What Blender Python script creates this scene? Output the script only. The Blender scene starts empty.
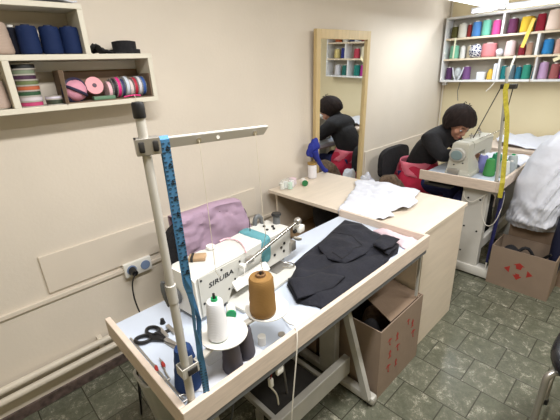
import bpy, bmesh, math, random
from mathutils import Vector, Matrix, noise, geometry
random.seed(7)
scene = bpy.context.scene
COL = scene.collection
PI = math.pi

# ------------------------------------------------------------------ materials
def lin(c):
    return tuple((v/255/12.92 if v/255 <= .04045 else ((v/255+.055)/1.055)**2.4) for v in c)

def M(name, rgb, rough=.5, metal=0., var=0., scale=8., bump=0., bscale=40., trans=0., alpha=1., spec=.5, stretch=None, sheen=0.):
    m = bpy.data.materials.new(name); m.use_nodes = True
    nt = m.node_tree; b = nt.nodes['Principled BSDF']
    c = lin(rgb)
    b.inputs['Base Color'].default_value = (*c, 1)
    b.inputs['Roughness'].default_value = rough
    b.inputs['Metallic'].default_value = metal
    b.inputs['Specular IOR Level'].default_value = spec
    b.inputs['Transmission Weight'].default_value = trans
    b.inputs['Alpha'].default_value = alpha
    if sheen: b.inputs['Sheen Weight'].default_value = sheen
    if var or bump:
        tc = nt.nodes.new('ShaderNodeTexCoord')
        mp = nt.nodes.new('ShaderNodeMapping')
        nt.links.new(tc.outputs['Object'], mp.inputs['Vector'])
        if stretch: mp.inputs['Scale'].default_value = stretch
    if var:
        n = nt.nodes.new('ShaderNodeTexNoise'); n.inputs['Scale'].default_value = scale; n.inputs['Detail'].default_value = 5
        nt.links.new(mp.outputs['Vector'], n.inputs['Vector'])
        r = nt.nodes.new('ShaderNodeValToRGB')
        r.color_ramp.elements[0].position = .3; r.color_ramp.elements[1].position = .7
        r.color_ramp.elements[0].color = (*[max(0, v*(1-var)) for v in c], 1)
        r.color_ramp.elements[1].color = (*[min(1, v*(1+var)) for v in c], 1)
        nt.links.new(n.outputs['Fac'], r.inputs['Fac']); nt.links.new(r.outputs['Color'], b.inputs['Base Color'])
    if bump:
        n2 = nt.nodes.new('ShaderNodeTexNoise'); n2.inputs['Scale'].default_value = bscale; n2.inputs['Detail'].default_value = 4
        nt.links.new(mp.outputs['Vector'], n2.inputs['Vector'])
        bp = nt.nodes.new('ShaderNodeBump'); bp.inputs['Strength'].default_value = bump; bp.inputs['Distance'].default_value = .01
        nt.links.new(n2.outputs['Fac'], bp.inputs['Height']); nt.links.new(bp.outputs['Normal'], b.inputs['Normal'])
    return m

def M_thread(name, rgb, rough=.75, freq=420., var=.07):
    m = M(name, rgb, rough, spec=.25)
    nt = m.node_tree; b = nt.nodes['Principled BSDF']; c = lin(rgb)
    tc = nt.nodes.new('ShaderNodeTexCoord'); mp = nt.nodes.new('ShaderNodeMapping')
    nt.links.new(tc.outputs['Object'], mp.inputs['Vector'])
    mp.inputs['Rotation'].default_value = (.12, .08, 0)
    wv = nt.nodes.new('ShaderNodeTexWave'); wv.bands_direction = 'Z'; wv.inputs['Scale'].default_value = freq/6.28
    wv.inputs['Distortion'].default_value = 1.5; wv.inputs['Detail'].default_value = 2
    nt.links.new(mp.outputs['Vector'], wv.inputs['Vector'])
    r = nt.nodes.new('ShaderNodeValToRGB')
    r.color_ramp.elements[0].color = (*[v*(1-var) for v in c], 1); r.color_ramp.elements[1].color = (*[min(1, v*(1+var)) for v in c], 1)
    nt.links.new(wv.outputs['Fac'], r.inputs['Fac']); nt.links.new(r.outputs['Color'], b.inputs['Base Color'])
    bp = nt.nodes.new('ShaderNodeBump'); bp.inputs['Strength'].default_value = .2; bp.inputs['Distance'].default_value = .002
    nt.links.new(wv.outputs['Fac'], bp.inputs['Height']); nt.links.new(bp.outputs['Normal'], b.inputs['Normal'])
    return m

def M_emit(name, rgb, s):
    m = bpy.data.materials.new(name); m.use_nodes = True
    b = m.node_tree.nodes['Principled BSDF']
    b.inputs['Base Color'].default_value = (.9, .9, .9, 1)
    b.inputs['Emission Color'].default_value = (*lin(rgb), 1); b.inputs['Emission Strength'].default_value = s
    return m

def M_floor():
    m = bpy.data.materials.new('green_marble_tile'); m.use_nodes = True
    nt = m.node_tree; b = nt.nodes['Principled BSDF']; L = nt.links.new; N = nt.nodes.new
    tc = N('ShaderNodeTexCoord'); sep = N('ShaderNodeSeparateXYZ'); L(tc.outputs['Object'], sep.inputs[0])
    ax = N('ShaderNodeMath'); ax.operation = 'ADD'; ax.inputs[1].default_value = 8.0+.095; L(sep.outputs['Y'], ax.inputs[0])
    ay = N('ShaderNodeMath'); ay.operation = 'ADD'; ay.inputs[1].default_value = 8.0+.015; L(sep.outputs['X'], ay.inputs[0])
    cb = N('ShaderNodeCombineXYZ'); L(ax.outputs[0], cb.inputs[0]); L(ay.outputs[0], cb.inputs[1])
    br = N('ShaderNodeTexBrick'); br.inputs['Scale'].default_value = 1.; br.inputs['Brick Width'].default_value = .2
    br.inputs['Row Height'].default_value = .2; br.inputs['Mortar Size'].default_value = .0028; br.inputs['Mortar Smooth'].default_value = .2
    br.offset = .5; br.offset_frequency = 2; br.inputs['Bias'].default_value = 0
    br.inputs['Color1'].default_value = (0, 0, 0, 1); br.inputs['Color2'].default_value = (1, 1, 1, 1); br.inputs['Mortar'].default_value = (.5, .5, .5, 1)
    L(cb.outputs[0], br.inputs['Vector'])
    # veins
    n1 = N('ShaderNodeTexNoise'); n1.inputs['Scale'].default_value = 16.; n1.inputs['Detail'].default_value = 14; n1.inputs['Roughness'].default_value = .88; n1.inputs['Distortion'].default_value = .35
    addv = N('ShaderNodeVectorMath'); addv.operation = 'MULTIPLY_ADD'
    L(br.outputs['Color'], addv.inputs[0]); addv.inputs[1].default_value = (7, 3, 5); L(tc.outputs['Object'], addv.inputs[2])
    L(addv.outputs[0], n1.inputs['Vector'])
    r1 = N('ShaderNodeValToRGB'); e = r1.color_ramp.elements
    e[0].position = .28; e[0].color = (*lin((70, 72, 60)), 1); e[1].position = .76; e[1].color = (*lin((214, 211, 196)), 1)
    x = e.new(.45); x.color = (*lin((94, 96, 82)), 1); x = e.new(.54); x.color = (*lin((108, 108, 94)), 1); x = e.new(.595); x.color = (*lin((164, 161, 146)), 1)
    L(n1.outputs['Fac'], r1.inputs['Fac'])
    n2 = N('ShaderNodeTexNoise'); n2.inputs['Scale'].default_value = 2.2; n2.inputs['Detail'].default_value = 3; L(addv.outputs[0], n2.inputs['Vector'])
    mx = N('ShaderNodeMix'); mx.data_type = 'RGBA'; mx.blend_type = 'MULTIPLY'; mx.inputs[0].default_value = .5
    r2 = N('ShaderNodeValToRGB'); r2.color_ramp.elements[0].position = .3; r2.color_ramp.elements[0].color = (.6, .62, .57, 1); r2.color_ramp.elements[1].position = .7; r2.color_ramp.elements[1].color = (1, 1, 1, 1)
    L(n2.outputs['Fac'], r2.inputs['Fac']); L(r1.outputs['Color'], mx.inputs[6]); L(r2.outputs['Color'], mx.inputs[7])
    mm = N('ShaderNodeMix'); mm.data_type = 'RGBA'; mm.inputs[7].default_value = (*lin((60, 59, 50)), 1)
    L(br.outputs['Fac'], mm.inputs[0]); L(mx.outputs[2], mm.inputs[6]); L(mm.outputs[2], b.inputs['Base Color'])
    b.inputs['Roughness'].default_value = .27
    bp = N('ShaderNodeBump'); bp.inputs['Strength'].default_value = .5; bp.inputs['Distance'].default_value = .003; bp.invert = True
    L(br.outputs['Fac'], bp.inputs['Height']); L(bp.outputs['Normal'], b.inputs['Normal'])
    return m

W = {}
def mk():
    W.update(
    wall=M('cream_wall_paint', (217, 207, 193), .85, var=.04, scale=2.2, bump=.08, bscale=60),
    wallback=M('pale_yellow_wall_paint', (222, 209, 174), .85, var=.04, scale=2.2, bump=.08, bscale=60),
    ceil=M('white_ceiling_paint', (236, 232, 224), .9, var=.03),
    panel=M('cream_panel_board', (217, 206, 191), .6, var=.03, scale=3),
    pipe=M('cream_pipe_paint', (214, 205, 190), .45, var=.05, scale=10),
    marble=M('purple_brown_marble', (92, 78, 74), .5, var=.5, scale=30),
    shelf=M('cream_shelf_laminate', (214, 208, 192), .5, var=.04, scale=6),
    shelfwhite=M('white_shelf_laminate', (226, 226, 226), .5, var=.03, scale=6),
    shelfedge=M('cream_shelf_board', (222, 206, 180), .5, var=.03, scale=6),
    backing=M('grey_back_board', (178, 172, 160), .7, var=.05),
    birch=M('pale_birch_laminate', (217, 204, 187), .42, var=.05, scale=5, stretch=(1, 6, 6)),
    rim=M('beige_wood_board', (208, 192, 177), .5, var=.09, scale=9, stretch=(2, 2, 14)),
    rimY=M('beige_wood_board_end', (208, 192, 177), .5, var=.09, scale=9, stretch=(2, 2, 14)),
    top=M('white_table_laminate', (193, 202, 217), .35, var=.02),
    steel=M('grey_painted_steel', (174, 172, 165), .45, metal=.1, var=.08, scale=12),
    steelwhite=M('pale_painted_steel', (206, 204, 198), .45, var=.04, scale=10),
    pole=M('pale_grey_pole', (190, 186, 178), .4, metal=.15, var=.04),
    darksteel=M('dark_cast_iron', (48, 46, 44), .6, metal=.3, var=.2, scale=20),
    chrome=M('polished_chrome', (205, 203, 200), .22, metal=1.),
    zinc=M('zinc_steel', (176, 172, 166), .35, metal=.75),
    mach=M('machine_enamel', (204, 203, 198), .35, var=.02),
    machfar=M('cream_machine_enamel', (186, 184, 172), .4, var=.03),
    machgrey=M('machine_grey_panel', (196, 195, 188), .4, var=.02),
    black=M('black_plastic', (22, 22, 24), .4),
    blackcloth=M('black_cloth', (24, 23, 27), .9, var=.25, scale=20, bump=.4, bscale=60),
    navycloth=M('dark_navy_cotton', (24, 25, 35), .9, var=.2, scale=14, bump=.3, bscale=80),
    pink=M('mauve_pink_cloth', (176, 150, 172), .85, var=.08, scale=9, bump=.25, bscale=30),
    pinklight=M('pale_pink_cloth', (218, 194, 202), .85, var=.08, scale=9, bump=.25, bscale=40),
    white=M('white_cotton', (214, 217, 228), .85, var=.04, scale=12, bump=.3, bscale=30),
    plasticwhite=M('white_plastic', (232, 230, 224), .35),
    paper=M('white_paper', (222, 225, 234), .8),
    card=M('brown_cardboard', (126, 106, 88), .85, var=.07, scale=8, bump=.1),
    cardlight=M('pale_cardboard', (138, 120, 104), .85, var=.06, scale=8, bump=.1),
    red=M('red_print', (156, 44, 38), .7),
    green=M('green_plastic', (30, 150, 90), .4),
    teal=M('teal_cloth', (88, 144, 154), .85, var=.15, scale=30, bump=.4),
    tape=M('blue_tape', (66, 118, 158), .6),
    tapeyellow=M('olive_yellow_tape', (170, 158, 42), .6, var=.25, scale=70),
    bluecloth=M('royal_blue_cloth', (28, 40, 132), .85, var=.2, scale=16, bump=.4),
    jeans=M('dark_blue_denim', (32, 38, 84), .9, var=.2, scale=30),
    redcloth=M('crimson_cloth', (176, 30, 62), .85, var=.15, scale=12, bump=.3),
    rose=M('rose_cloth', (206, 104, 122), .85, var=.12, scale=12, bump=.3),
    skin=M('skin', (206, 152, 128), .55, var=.05, scale=20),
    lip=M('lips', (170, 84, 78), .5),
    hair=M('dark_brown_hair', (32, 22, 20), .8, var=.5, scale=30, stretch=(1, 1, .2), bump=.8, bscale=50, spec=.25),
    brownfur=M('brown_textured_cloth', (98, 80, 64), .95, var=.5, scale=40, bump=.6),
    bagwhite=M('white_film', (206, 209, 220), .42, var=.05, scale=9, bump=.35, bscale=24),
    clear=M('frosted_clear_plastic', (225, 230, 228), .25, alpha=.22),
    tub=M('cloudy_white_plastic', (214, 214, 208), .4, trans=.35),
    yellow=M('yellow_fabric', (206, 188, 70), .85, var=.15),
    wood=M('brown_wood', (164, 136, 106), .5, var=.15, scale=20),
    mirror=M('mirror_glass', (238, 240, 240), .015, metal=1.),
    mirrorframe=M('honey_wood', (202, 178, 130), .45, var=.08, scale=6, stretch=(8, 8, 1)),
    vinyl=M('black_vinyl', (20, 22, 28), .25),
    cable=M('white_cable', (220, 216, 206), .5),
    thread=M('pale_thread', (224, 214, 196), .7),
    threadwhite=M('white_thread', (240, 238, 236), .7),
    tube=M_emit('lit_tube', (246, 248, 255), 3.),
    fixture=M('white_fixture_enamel', (226, 228, 236), .4),
    gold=M('brass_lid', (176, 144, 84), .35, metal=.6),
    grey=M('dark_grey_plastic', (96, 98, 100), .5),
    floor=M_floor())

# ------------------------------------------------------------------ mesh builder
class MB:
    def __init__(s): s.bm = bmesh.new()
    def box(s, x0, x1, y0, y1, z0, z1, bev=0., T=None):
        g = bmesh.ops.create_cube(s.bm, size=1)['verts']
        for v in g:
            v.co = Vector(((x0+x1)/2+v.co.x*(x1-x0), (y0+y1)/2+v.co.y*(y1-y0), (z0+z1)/2+v.co.z*(z1-z0)))
        if bev:
            es = list({e for v in g for e in v.link_edges})
            r = bmesh.ops.bevel(s.bm, geom=es, offset=bev, segments=2, affect='EDGES', profile=.5)
            g = list({v for f in r['faces'] for v in f.verts})
            g = list({w for v in g for f in v.link_faces for w in f.verts})
        if T is not None: bmesh.ops.transform(s.bm, matrix=T, verts=g)
        return s
    def rings(s, rings, closed=True, caps=True, loop=False):
        V = [[s.bm.verts.new(p) for p in r] for r in rings]
        n = len(V[0])
        m = len(V)
        for i in range(m if loop else m-1):
            a, b = V[i], V[(i+1) % m]
            for j in range(n if closed else n-1):
                k = (j+1) % n
                try: s.bm.faces.new((a[j], a[k], b[k], b[j]))
                except ValueError: pass
        if caps and closed and not loop:
            s.bm.faces.new(list(reversed(V[0]))); s.bm.faces.new(V[-1])
        return s
    def cyl(s, p0, p1, r0, r1=None, n=16, caps=True):
        if r1 is None: r1 = r0
        p0, p1 = Vector(p0), Vector(p1); d = (p1-p0).normalized()
        u = d.orthogonal().normalized(); w = d.cross(u)
        cs = [(math.cos(2*PI*i/n), math.sin(2*PI*i/n)) for i in range(n)]
        return s.rings([[p+(u*c+w*q)*r for c, q in cs] for p, r in ((p0, r0), (p1, r1))], caps=caps)
    def tube(s, pts, r, n=8, smooth=0):
        P = [Vector(p) for p in pts]
        rl = list(r) if isinstance(r, (list, tuple)) else [r]*len(P)
        for _ in range(smooth):
            Q = [P[0]]; S = [rl[0]]
            for i in range(len(P)-1):
                a, b = P[i], P[i+1]; Q += [a*.75+b*.25, a*.25+b*.75]
                S += [rl[i]*.75+rl[i+1]*.25, rl[i]*.25+rl[i+1]*.75]
            P = Q+[P[-1]]; rl = S+[rl[-1]]
        t0 = (P[1]-P[0]).normalized(); u = t0.orthogonal().normalized(); R = []
        for i, p in enumerate(P):
            t = (P[min(i+1, len(P)-1)]-P[max(i-1, 0)]).normalized()
            u = (u-t*u.dot(t)).normalized(); w = t.cross(u)
            rr = rl[i]
            R.append([p+(u*math.cos(2*PI*k/n)+w*math.sin(2*PI*k/n))*rr for k in range(n)])
        return s.rings(R)
    def lathe(s, prof, c=(0, 0, 0), n=20, T=None):
        R = [[Vector((r*math.cos(2*PI*i/n), r*math.sin(2*PI*i/n), z)) for i in range(n)] for r, z in prof]
        T = Matrix.Translation(c) @ (T if T is not None else Matrix.Identity(4))
        return s.rings([[T @ p for p in r] for r in R])
    def prism(s, pts, d, T=None):
        """2-D outline in local xy pushed along z by d, then moved by T"""
        T = T if T is not None else Matrix.Identity(4)
        a = [s.bm.verts.new(T @ Vector((x, y, 0))) for x, y in pts]
        b = [s.bm.verts.new(T @ Vector((x, y, d))) for x, y in pts]
        n = len(a)
        s.bm.faces.new(list(reversed(a))); s.bm.faces.new(b)
        for i in range(n):
            k = (i+1) % n; s.bm.faces.new((a[i], a[k], b[k], b[i]))
        return s
    def ell(s, c, r, T=None, nz=0., ns=6., u=20, v=12):
        g = bmesh.ops.create_uvsphere(s.bm, u_segments=u, v_segments=v, radius=1)['verts']
        c = Vector(c)
        for p in g:
            q = Vector((p.co.x*r[0], p.co.y*r[1], p.co.z*r[2]))
            if T is not None: q = T @ q
            p.co = c+q
            if nz: p.co += (q.normalized())*nz*noise.noise(p.co*ns)
        return s
    def ribbon(s, pts, wdir, w, th=.0015):
        """flat strip along pts; wdir: width direction (one vector or one per point)"""
        P = [Vector(p) for p in pts]; R = []
        for i, p in enumerate(P):
            t = (P[min(i+1, len(P)-1)]-P[max(i-1, 0)]).normalized()
            a = Vector(wdir[i] if isinstance(wdir, list) else wdir); a = (a-t*a.dot(t)).normalized()
            q = t.cross(a)*th
            R.append([p-a*w/2-q/2, p+a*w/2-q/2, p+a*w/2+q/2, p-a*w/2+q/2])
        return s.rings(R)
    def cloth(s, outline, fn, step=.02, th=.004):
        """an outline in the plane, filled with a fine mesh; fn(x, y) -> point"""
        B = []
        n = len(outline)
        for i in range(n):
            a, b = Vector(outline[i]), Vector(outline[(i+1) % n]); k = max(1, int((b-a).length/step))
            for j in range(k): B.append(a.lerp(b, j/k))
        xs = [p.x for p in B]; ys = [p.y for p in B]
        I = []; y = min(ys)
        def inside(q):
            c = False
            for i in range(len(B)):
                a, b = B[i], B[i-1]
                if (a.y > q.y) != (b.y > q.y) and q.x < (b.x-a.x)*(q.y-a.y)/(b.y-a.y)+a.x: c = not c
            return c
        k = 0
        while y < max(ys):
            x = min(xs)+(step/2 if k % 2 else 0)
            while x < max(xs):
                q = Vector((x, y))
                if inside(q) and min((q-p).length for p in B) > step*.45: I.append(q)
                x += step
            y += step*.87; k += 1
        m = len(B)
        vs, es, fs, *_ = geometry.delaunay_2d_cdt(B+I, [(i, (i+1) % m) for i in range(m)], [list(range(m))], 1, 1e-6)
        top = [s.bm.verts.new(fn(v.x, v.y)) for v in vs]
        F = []
        for f in fs:
            try: F.append(s.bm.faces.new([top[i] for i in f]))
            except ValueError: pass
        bmesh.ops.recalc_face_normals(s.bm, faces=F)
        s.sol = th
        return s
    def build(s, name, mat, parent=None, smooth=True, loc=None, sub=0, keep=False):
        bm = s.bm
        if not keep: bmesh.ops.recalc_face_normals(bm, faces=bm.faces[:])
        if parent is not None:
            org = ORG.get(parent.name, Vector((0, 0, 0)))
        else:
            if loc is None:
                xs = [v.co.x for v in bm.verts]; ys = [v.co.y for v in bm.verts]; zs = [v.co.z for v in bm.verts]
                loc = ((min(xs)+max(xs))/2, (min(ys)+max(ys))/2, min(zs))
            org = Vector(loc)
        bmesh.ops.translate(bm, vec=-org, verts=bm.verts[:])
        me = bpy.data.meshes.new(name); bm.to_mesh(me); bm.free()
        me.materials.append(W[mat] if isinstance(mat, str) else mat)
        o = bpy.data.objects.new(name, me); COL.objects.link(o)
        ORG[o.name] = org
        if parent is not None: o.parent = parent
        else: o.location = org
        if smooth:
            for p in me.polygons: p.use_smooth = True
            try:
                me.set_sharp_from_angle(angle=math.radians(38))
            except Exception: pass
        if hasattr(s, 'sol'):
            md = o.modifiers.new('thickness', 'SOLIDIFY'); md.thickness = s.sol; md.offset = 0
        if sub:
            md = o.modifiers.new('smooth', 'SUBSURF'); md.levels = sub; md.render_levels = sub
        return o
ORG = {}

def tag(o, label, cat, group=None):
    o['label'] = label; o['category'] = cat
    if group: o['group'] = group
    return o
def thing(name, label, cat, loc=(0, 0, 0), group=None):
    o = bpy.data.objects.new(name, None); COL.objects.link(o); o.empty_display_size = .05
    o.location = loc; ORG[o.name] = Vector(loc)
    return tag(o, label, cat, group)
def struct(o): o['kind'] = 'structure'; return o

def text_mesh(txt, size, T, name, mat, parent, depth=.0008, shear=0., aspect=1.):
    cu = bpy.data.curves.new(name, 'FONT'); cu.body = txt; cu.size = size; cu.extrude = depth; cu.shear = shear
    cu.align_x = 'CENTER'; cu.align_y = 'CENTER'; cu.resolution_u = 2; cu.offset = size*.012
    t = bpy.data.objects.new(name, cu); COL.objects.link(t)
    bpy.context.view_layer.update()
    me = bpy.data.meshes.new_from_object(t.evaluated_get(bpy.context.evaluated_depsgraph_get()))
    bpy.data.objects.remove(t)
    bm = bmesh.new(); bm.from_mesh(me); bpy.data.meshes.remove(me)
    bmesh.ops.transform(bm, matrix=T @ Matrix.Diagonal((aspect, 1, 1, 1)), verts=bm.verts[:])
    b = MB(); b.bm.free(); b.bm = bm
    return b.build(name, mat, parent, smooth=False, keep=True)

def frame(o, x, y):
    """matrix whose local x, y axes are the world vectors x, y, at o"""
    x = Vector(x).normalized(); y = Vector(y); y = (y-x*y.dot(x)).normalized(); z = x.cross(y)
    m = Matrix.Identity(4)
    for i in range(3): m[i][0] = x[i]; m[i][1] = y[i]; m[i][2] = z[i]; m[i][3] = o[i]
    return m
def nz(x, y, z=0., s=1.): return noise.noise(Vector((x*s, y*s, z)))

mk()
# ------------------------------------------------------------------ the room
X0, X1, Y0, Y1, ZC = -1.6, 4.28, -2.2, 1.82, 2.42
def room():
    struct(MB().box(X0-.1, X1+.1, Y0-.1, Y1+.1, -.1, 0).build('floor', 'floor', smooth=False, loc=(0, 0, 0)))
    struct(MB().box(X0-.1, X1+.1, Y0-.1, Y1+.1, ZC, ZC+.1).build('ceiling', 'ceil', smooth=False))
    struct(MB().box(X0-.1, X1+.1, Y1, Y1+.1, 0, ZC).build('wall_left', 'wall', smooth=False))
    struct(MB().box(X1, X1+.1, Y0-.1, Y1+.1, 0, ZC).build('wall_back', 'wallback', smooth=False))
    struct(MB().box(X0-.1, X1+.1, Y0-.1, Y0, 0, ZC).build('wall_right', 'wallback', smooth=False))
    struct(MB().box(X0-.1, X0, Y0-.1, Y1+.1, 0, ZC).build('wall_front', 'wallback', smooth=False))
    struct(MB().box(X0, X1, Y1-.012, Y1, 0, .055, bev=.002).build('baseboard_left', 'marble', smooth=False))
    # cream boards screwed over the lower wall
    struct(MB().box(.183, 1.467, Y1-.012, Y1, .587, .777, bev=.002).build('trim_1', 'panel', smooth=False))
    struct(MB().box(2.78, 4.27, Y1-.012, Y1, .30, .778, bev=.002).build('trim_2', 'panel', smooth=False))
    # cable raceway
    b = MB().box(X0, .53, Y1-.014, Y1, .543, .566, bev=.003)
    struct(b.build('trim_3', 'panel', smooth=False))
    struct(MB().box(.675, 2.0, Y1-.014, Y1, .527, .55, bev=.003).build('trim_4', 'panel', smooth=False))
    # corner conduit
    struct(MB().cyl((4.262, 1.80, .3), (4.262, 1.80, ZC), .008, n=8).build('trim_5', 'pipe'))
    for i, (z, lab) in enumerate(((.23, 'upper of the two cream heating pipes along the left wall'), (.171, 'lower of the two cream heating pipes, nearest the skirting'))):
        o = MB().cyl((X0+.01, 1.775, z), (1.2, 1.775, z), .017, n=16).build('heating_pipe', 'pipe')
        tag(o, lab, 'pipe', 'heating pipes along the left wall')
        for x in (-.9, .33, 1.1):
            MB().box(x-.012, x+.012, 1.785, 1.82, z-.012, z+.012).build('bracket', 'pipe', o, smooth=False)

def lights():
    def area(n, loc, sx, sy, p, col=(1, .985, .96), rot=(0, 0, 0)):
        l = bpy.data.lights.new(n, 'AREA'); l.shape = 'RECTANGLE'; l.size = sx; l.size_y = sy; l.energy = p; l.color = col
        o = bpy.data.objects.new(n, l); COL.objects.link(o); o.location = loc; o.rotation_euler = rot
    # fluorescent fixtures on the ceiling, out of the picture above the near tables
    for x, y, lab in ((.55, .35, 'white ceiling fluorescent fixture over the near sewing table'), (2.1, -.4, 'white ceiling fluorescent fixture over the open floor')):
        r = thing('ceiling_light', lab, 'light', (x, y, ZC))
        MB().box(x-.62, x+.62, y-.09, y+.09, ZC-.05, ZC, bev=.01).build('housing', 'fixture', r)
        for d in (-.05, .05):
            MB().cyl((x-.58, y+d, ZC-.068), (x+.58, y+d, ZC-.068), .013, n=10).build('tube', 'tube', r)
        area('ceiling_lamp', (x, y, ZC-.09), 1.15, .16, 46 if x < 1 else 38)
    # hanging lamp over the far sewing table
    y, z = 1.27, 1.945
    r = thing('hanging_light', 'white hanging fluorescent lamp above the seated woman, its end by the back shelf', 'light', (3.2, y, z))
    MB().box(2.85, 4.06, y-.055, y+.055, z+.022, z+.062, bev=.008).build('housing', 'fixture', r)
    for d in (-.03, .03):
        MB().cyl((2.90, y+d, z), (4.03, y+d, z), .013, n=10).build('tube', 'tube', r)
    for xx in (2.875, 4.045):
        MB().box(xx-.02, xx+.02, y-.055, y+.055, z-.018, z+.05, bev=.005).build('end_cap', 'machgrey', r)
    for xx in (3.1, 3.85):
        MB().cyl((xx, y, z+.06), (xx, y, ZC), .003, n=6).build('suspension_wire', 'zinc', r)
    area('hanging_lamp', (3.46, y, z-.02), 1.1, .05, 12, (.86, .94, 1))
    # tube on the back wall over the shelf
    r = thing('wall_light', 'lit fluorescent tube mounted on the back wall above the spool shelf', 'light', (4.25, .85, 1.95))
    MB().box(4.235, 4.28, .28, 1.60, 1.945, 1.995, bev=.005).build('housing', 'fixture', r)
    MB().cyl((4.215, .3, 1.962), (4.215, 1.57, 1.962), .014, n=10).build('tube', 'tube', r)
    area('wall_lamp', (4.19, .95, 1.965), .03, 1.2, 7, (.95, .98, 1), (0, math.radians(55), 0))

def camera():
    R = Matrix(((0.7186619, 0.28535105, -0.63411344), (-0.69402091, 0.2377855, -0.67955355), (-0.04312834, 0.92845723, 0.36892697)))
    cd = bpy.data.cameras.new('camera'); c = bpy.data.objects.new('camera', cd); COL.objects.link(c)
    c.matrix_world = Matrix.Translation((0, 0, 1.53)) @ R.to_4x4()
    cd.sensor_width = 36; cd.lens = 360/560*36; cd.clip_start = .02
    scene.camera = c
    w = bpy.data.worlds.new('world'); scene.world = w; w.use_nodes = True
    w.node_tree.nodes['Background'].inputs[0].default_value = (.9, .95, 1, 1); w.node_tree.nodes['Background'].inputs[1].default_value = .3
    v = scene.view_settings; v.view_transform = 'Standard'; v.look = 'None'; v.gamma = 1; v.use_curve_mapping = False; v.exposure = 0.03

# ------------------------------------------------------------------ spools
CT = {}
def tmat(rgb, kind='t'):
    k = (rgb, kind)
    if k not in CT: CT[k] = M_thread('thread_%d_%d_%d' % rgb, rgb) if kind == 't' else M('colour_%d_%d_%d' % rgb, rgb, .6)
    return CT[k]
def spool(x, y, z, r0, r1, h, rgb, label, core=(225, 222, 215), group=None, name='thread_cone', n=22, plug=None, cat='thread cone', tilt=0, ch=.006):
    """a wound cone of thread: winding, core tube sticking out, coloured cap"""
    t = thing(name, label, cat, (x, y, z), group)
    b = MB(); pr = [(r0*.93, .004), (r0, .012)]
    k = 7
    for i in range(1, k):
        f = i/k; pr.append((r0+(r1-r0)*f+.0006*math.sin(i*9), .012+(h-.024)*f))
    pr += [(r1, h-.012), (r1*.9, h-.004), (r1*.45, h-.002)]
    b.lathe(pr, (x, y, z), n).build('winding', tmat(rgb), t)
    c = MB().lathe([(r0*.8, 0), (r0*.82, .005), (r1*.42, h-.003), (r1*.42, h+ch), (r1*.28, h+ch), (r1*.26, h-.01)], (x, y, z), 14)
    c.build('core', plug if plug else tmat(core, 'p'), t)
    if tilt: t.rotation_euler = tilt
    return t

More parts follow.
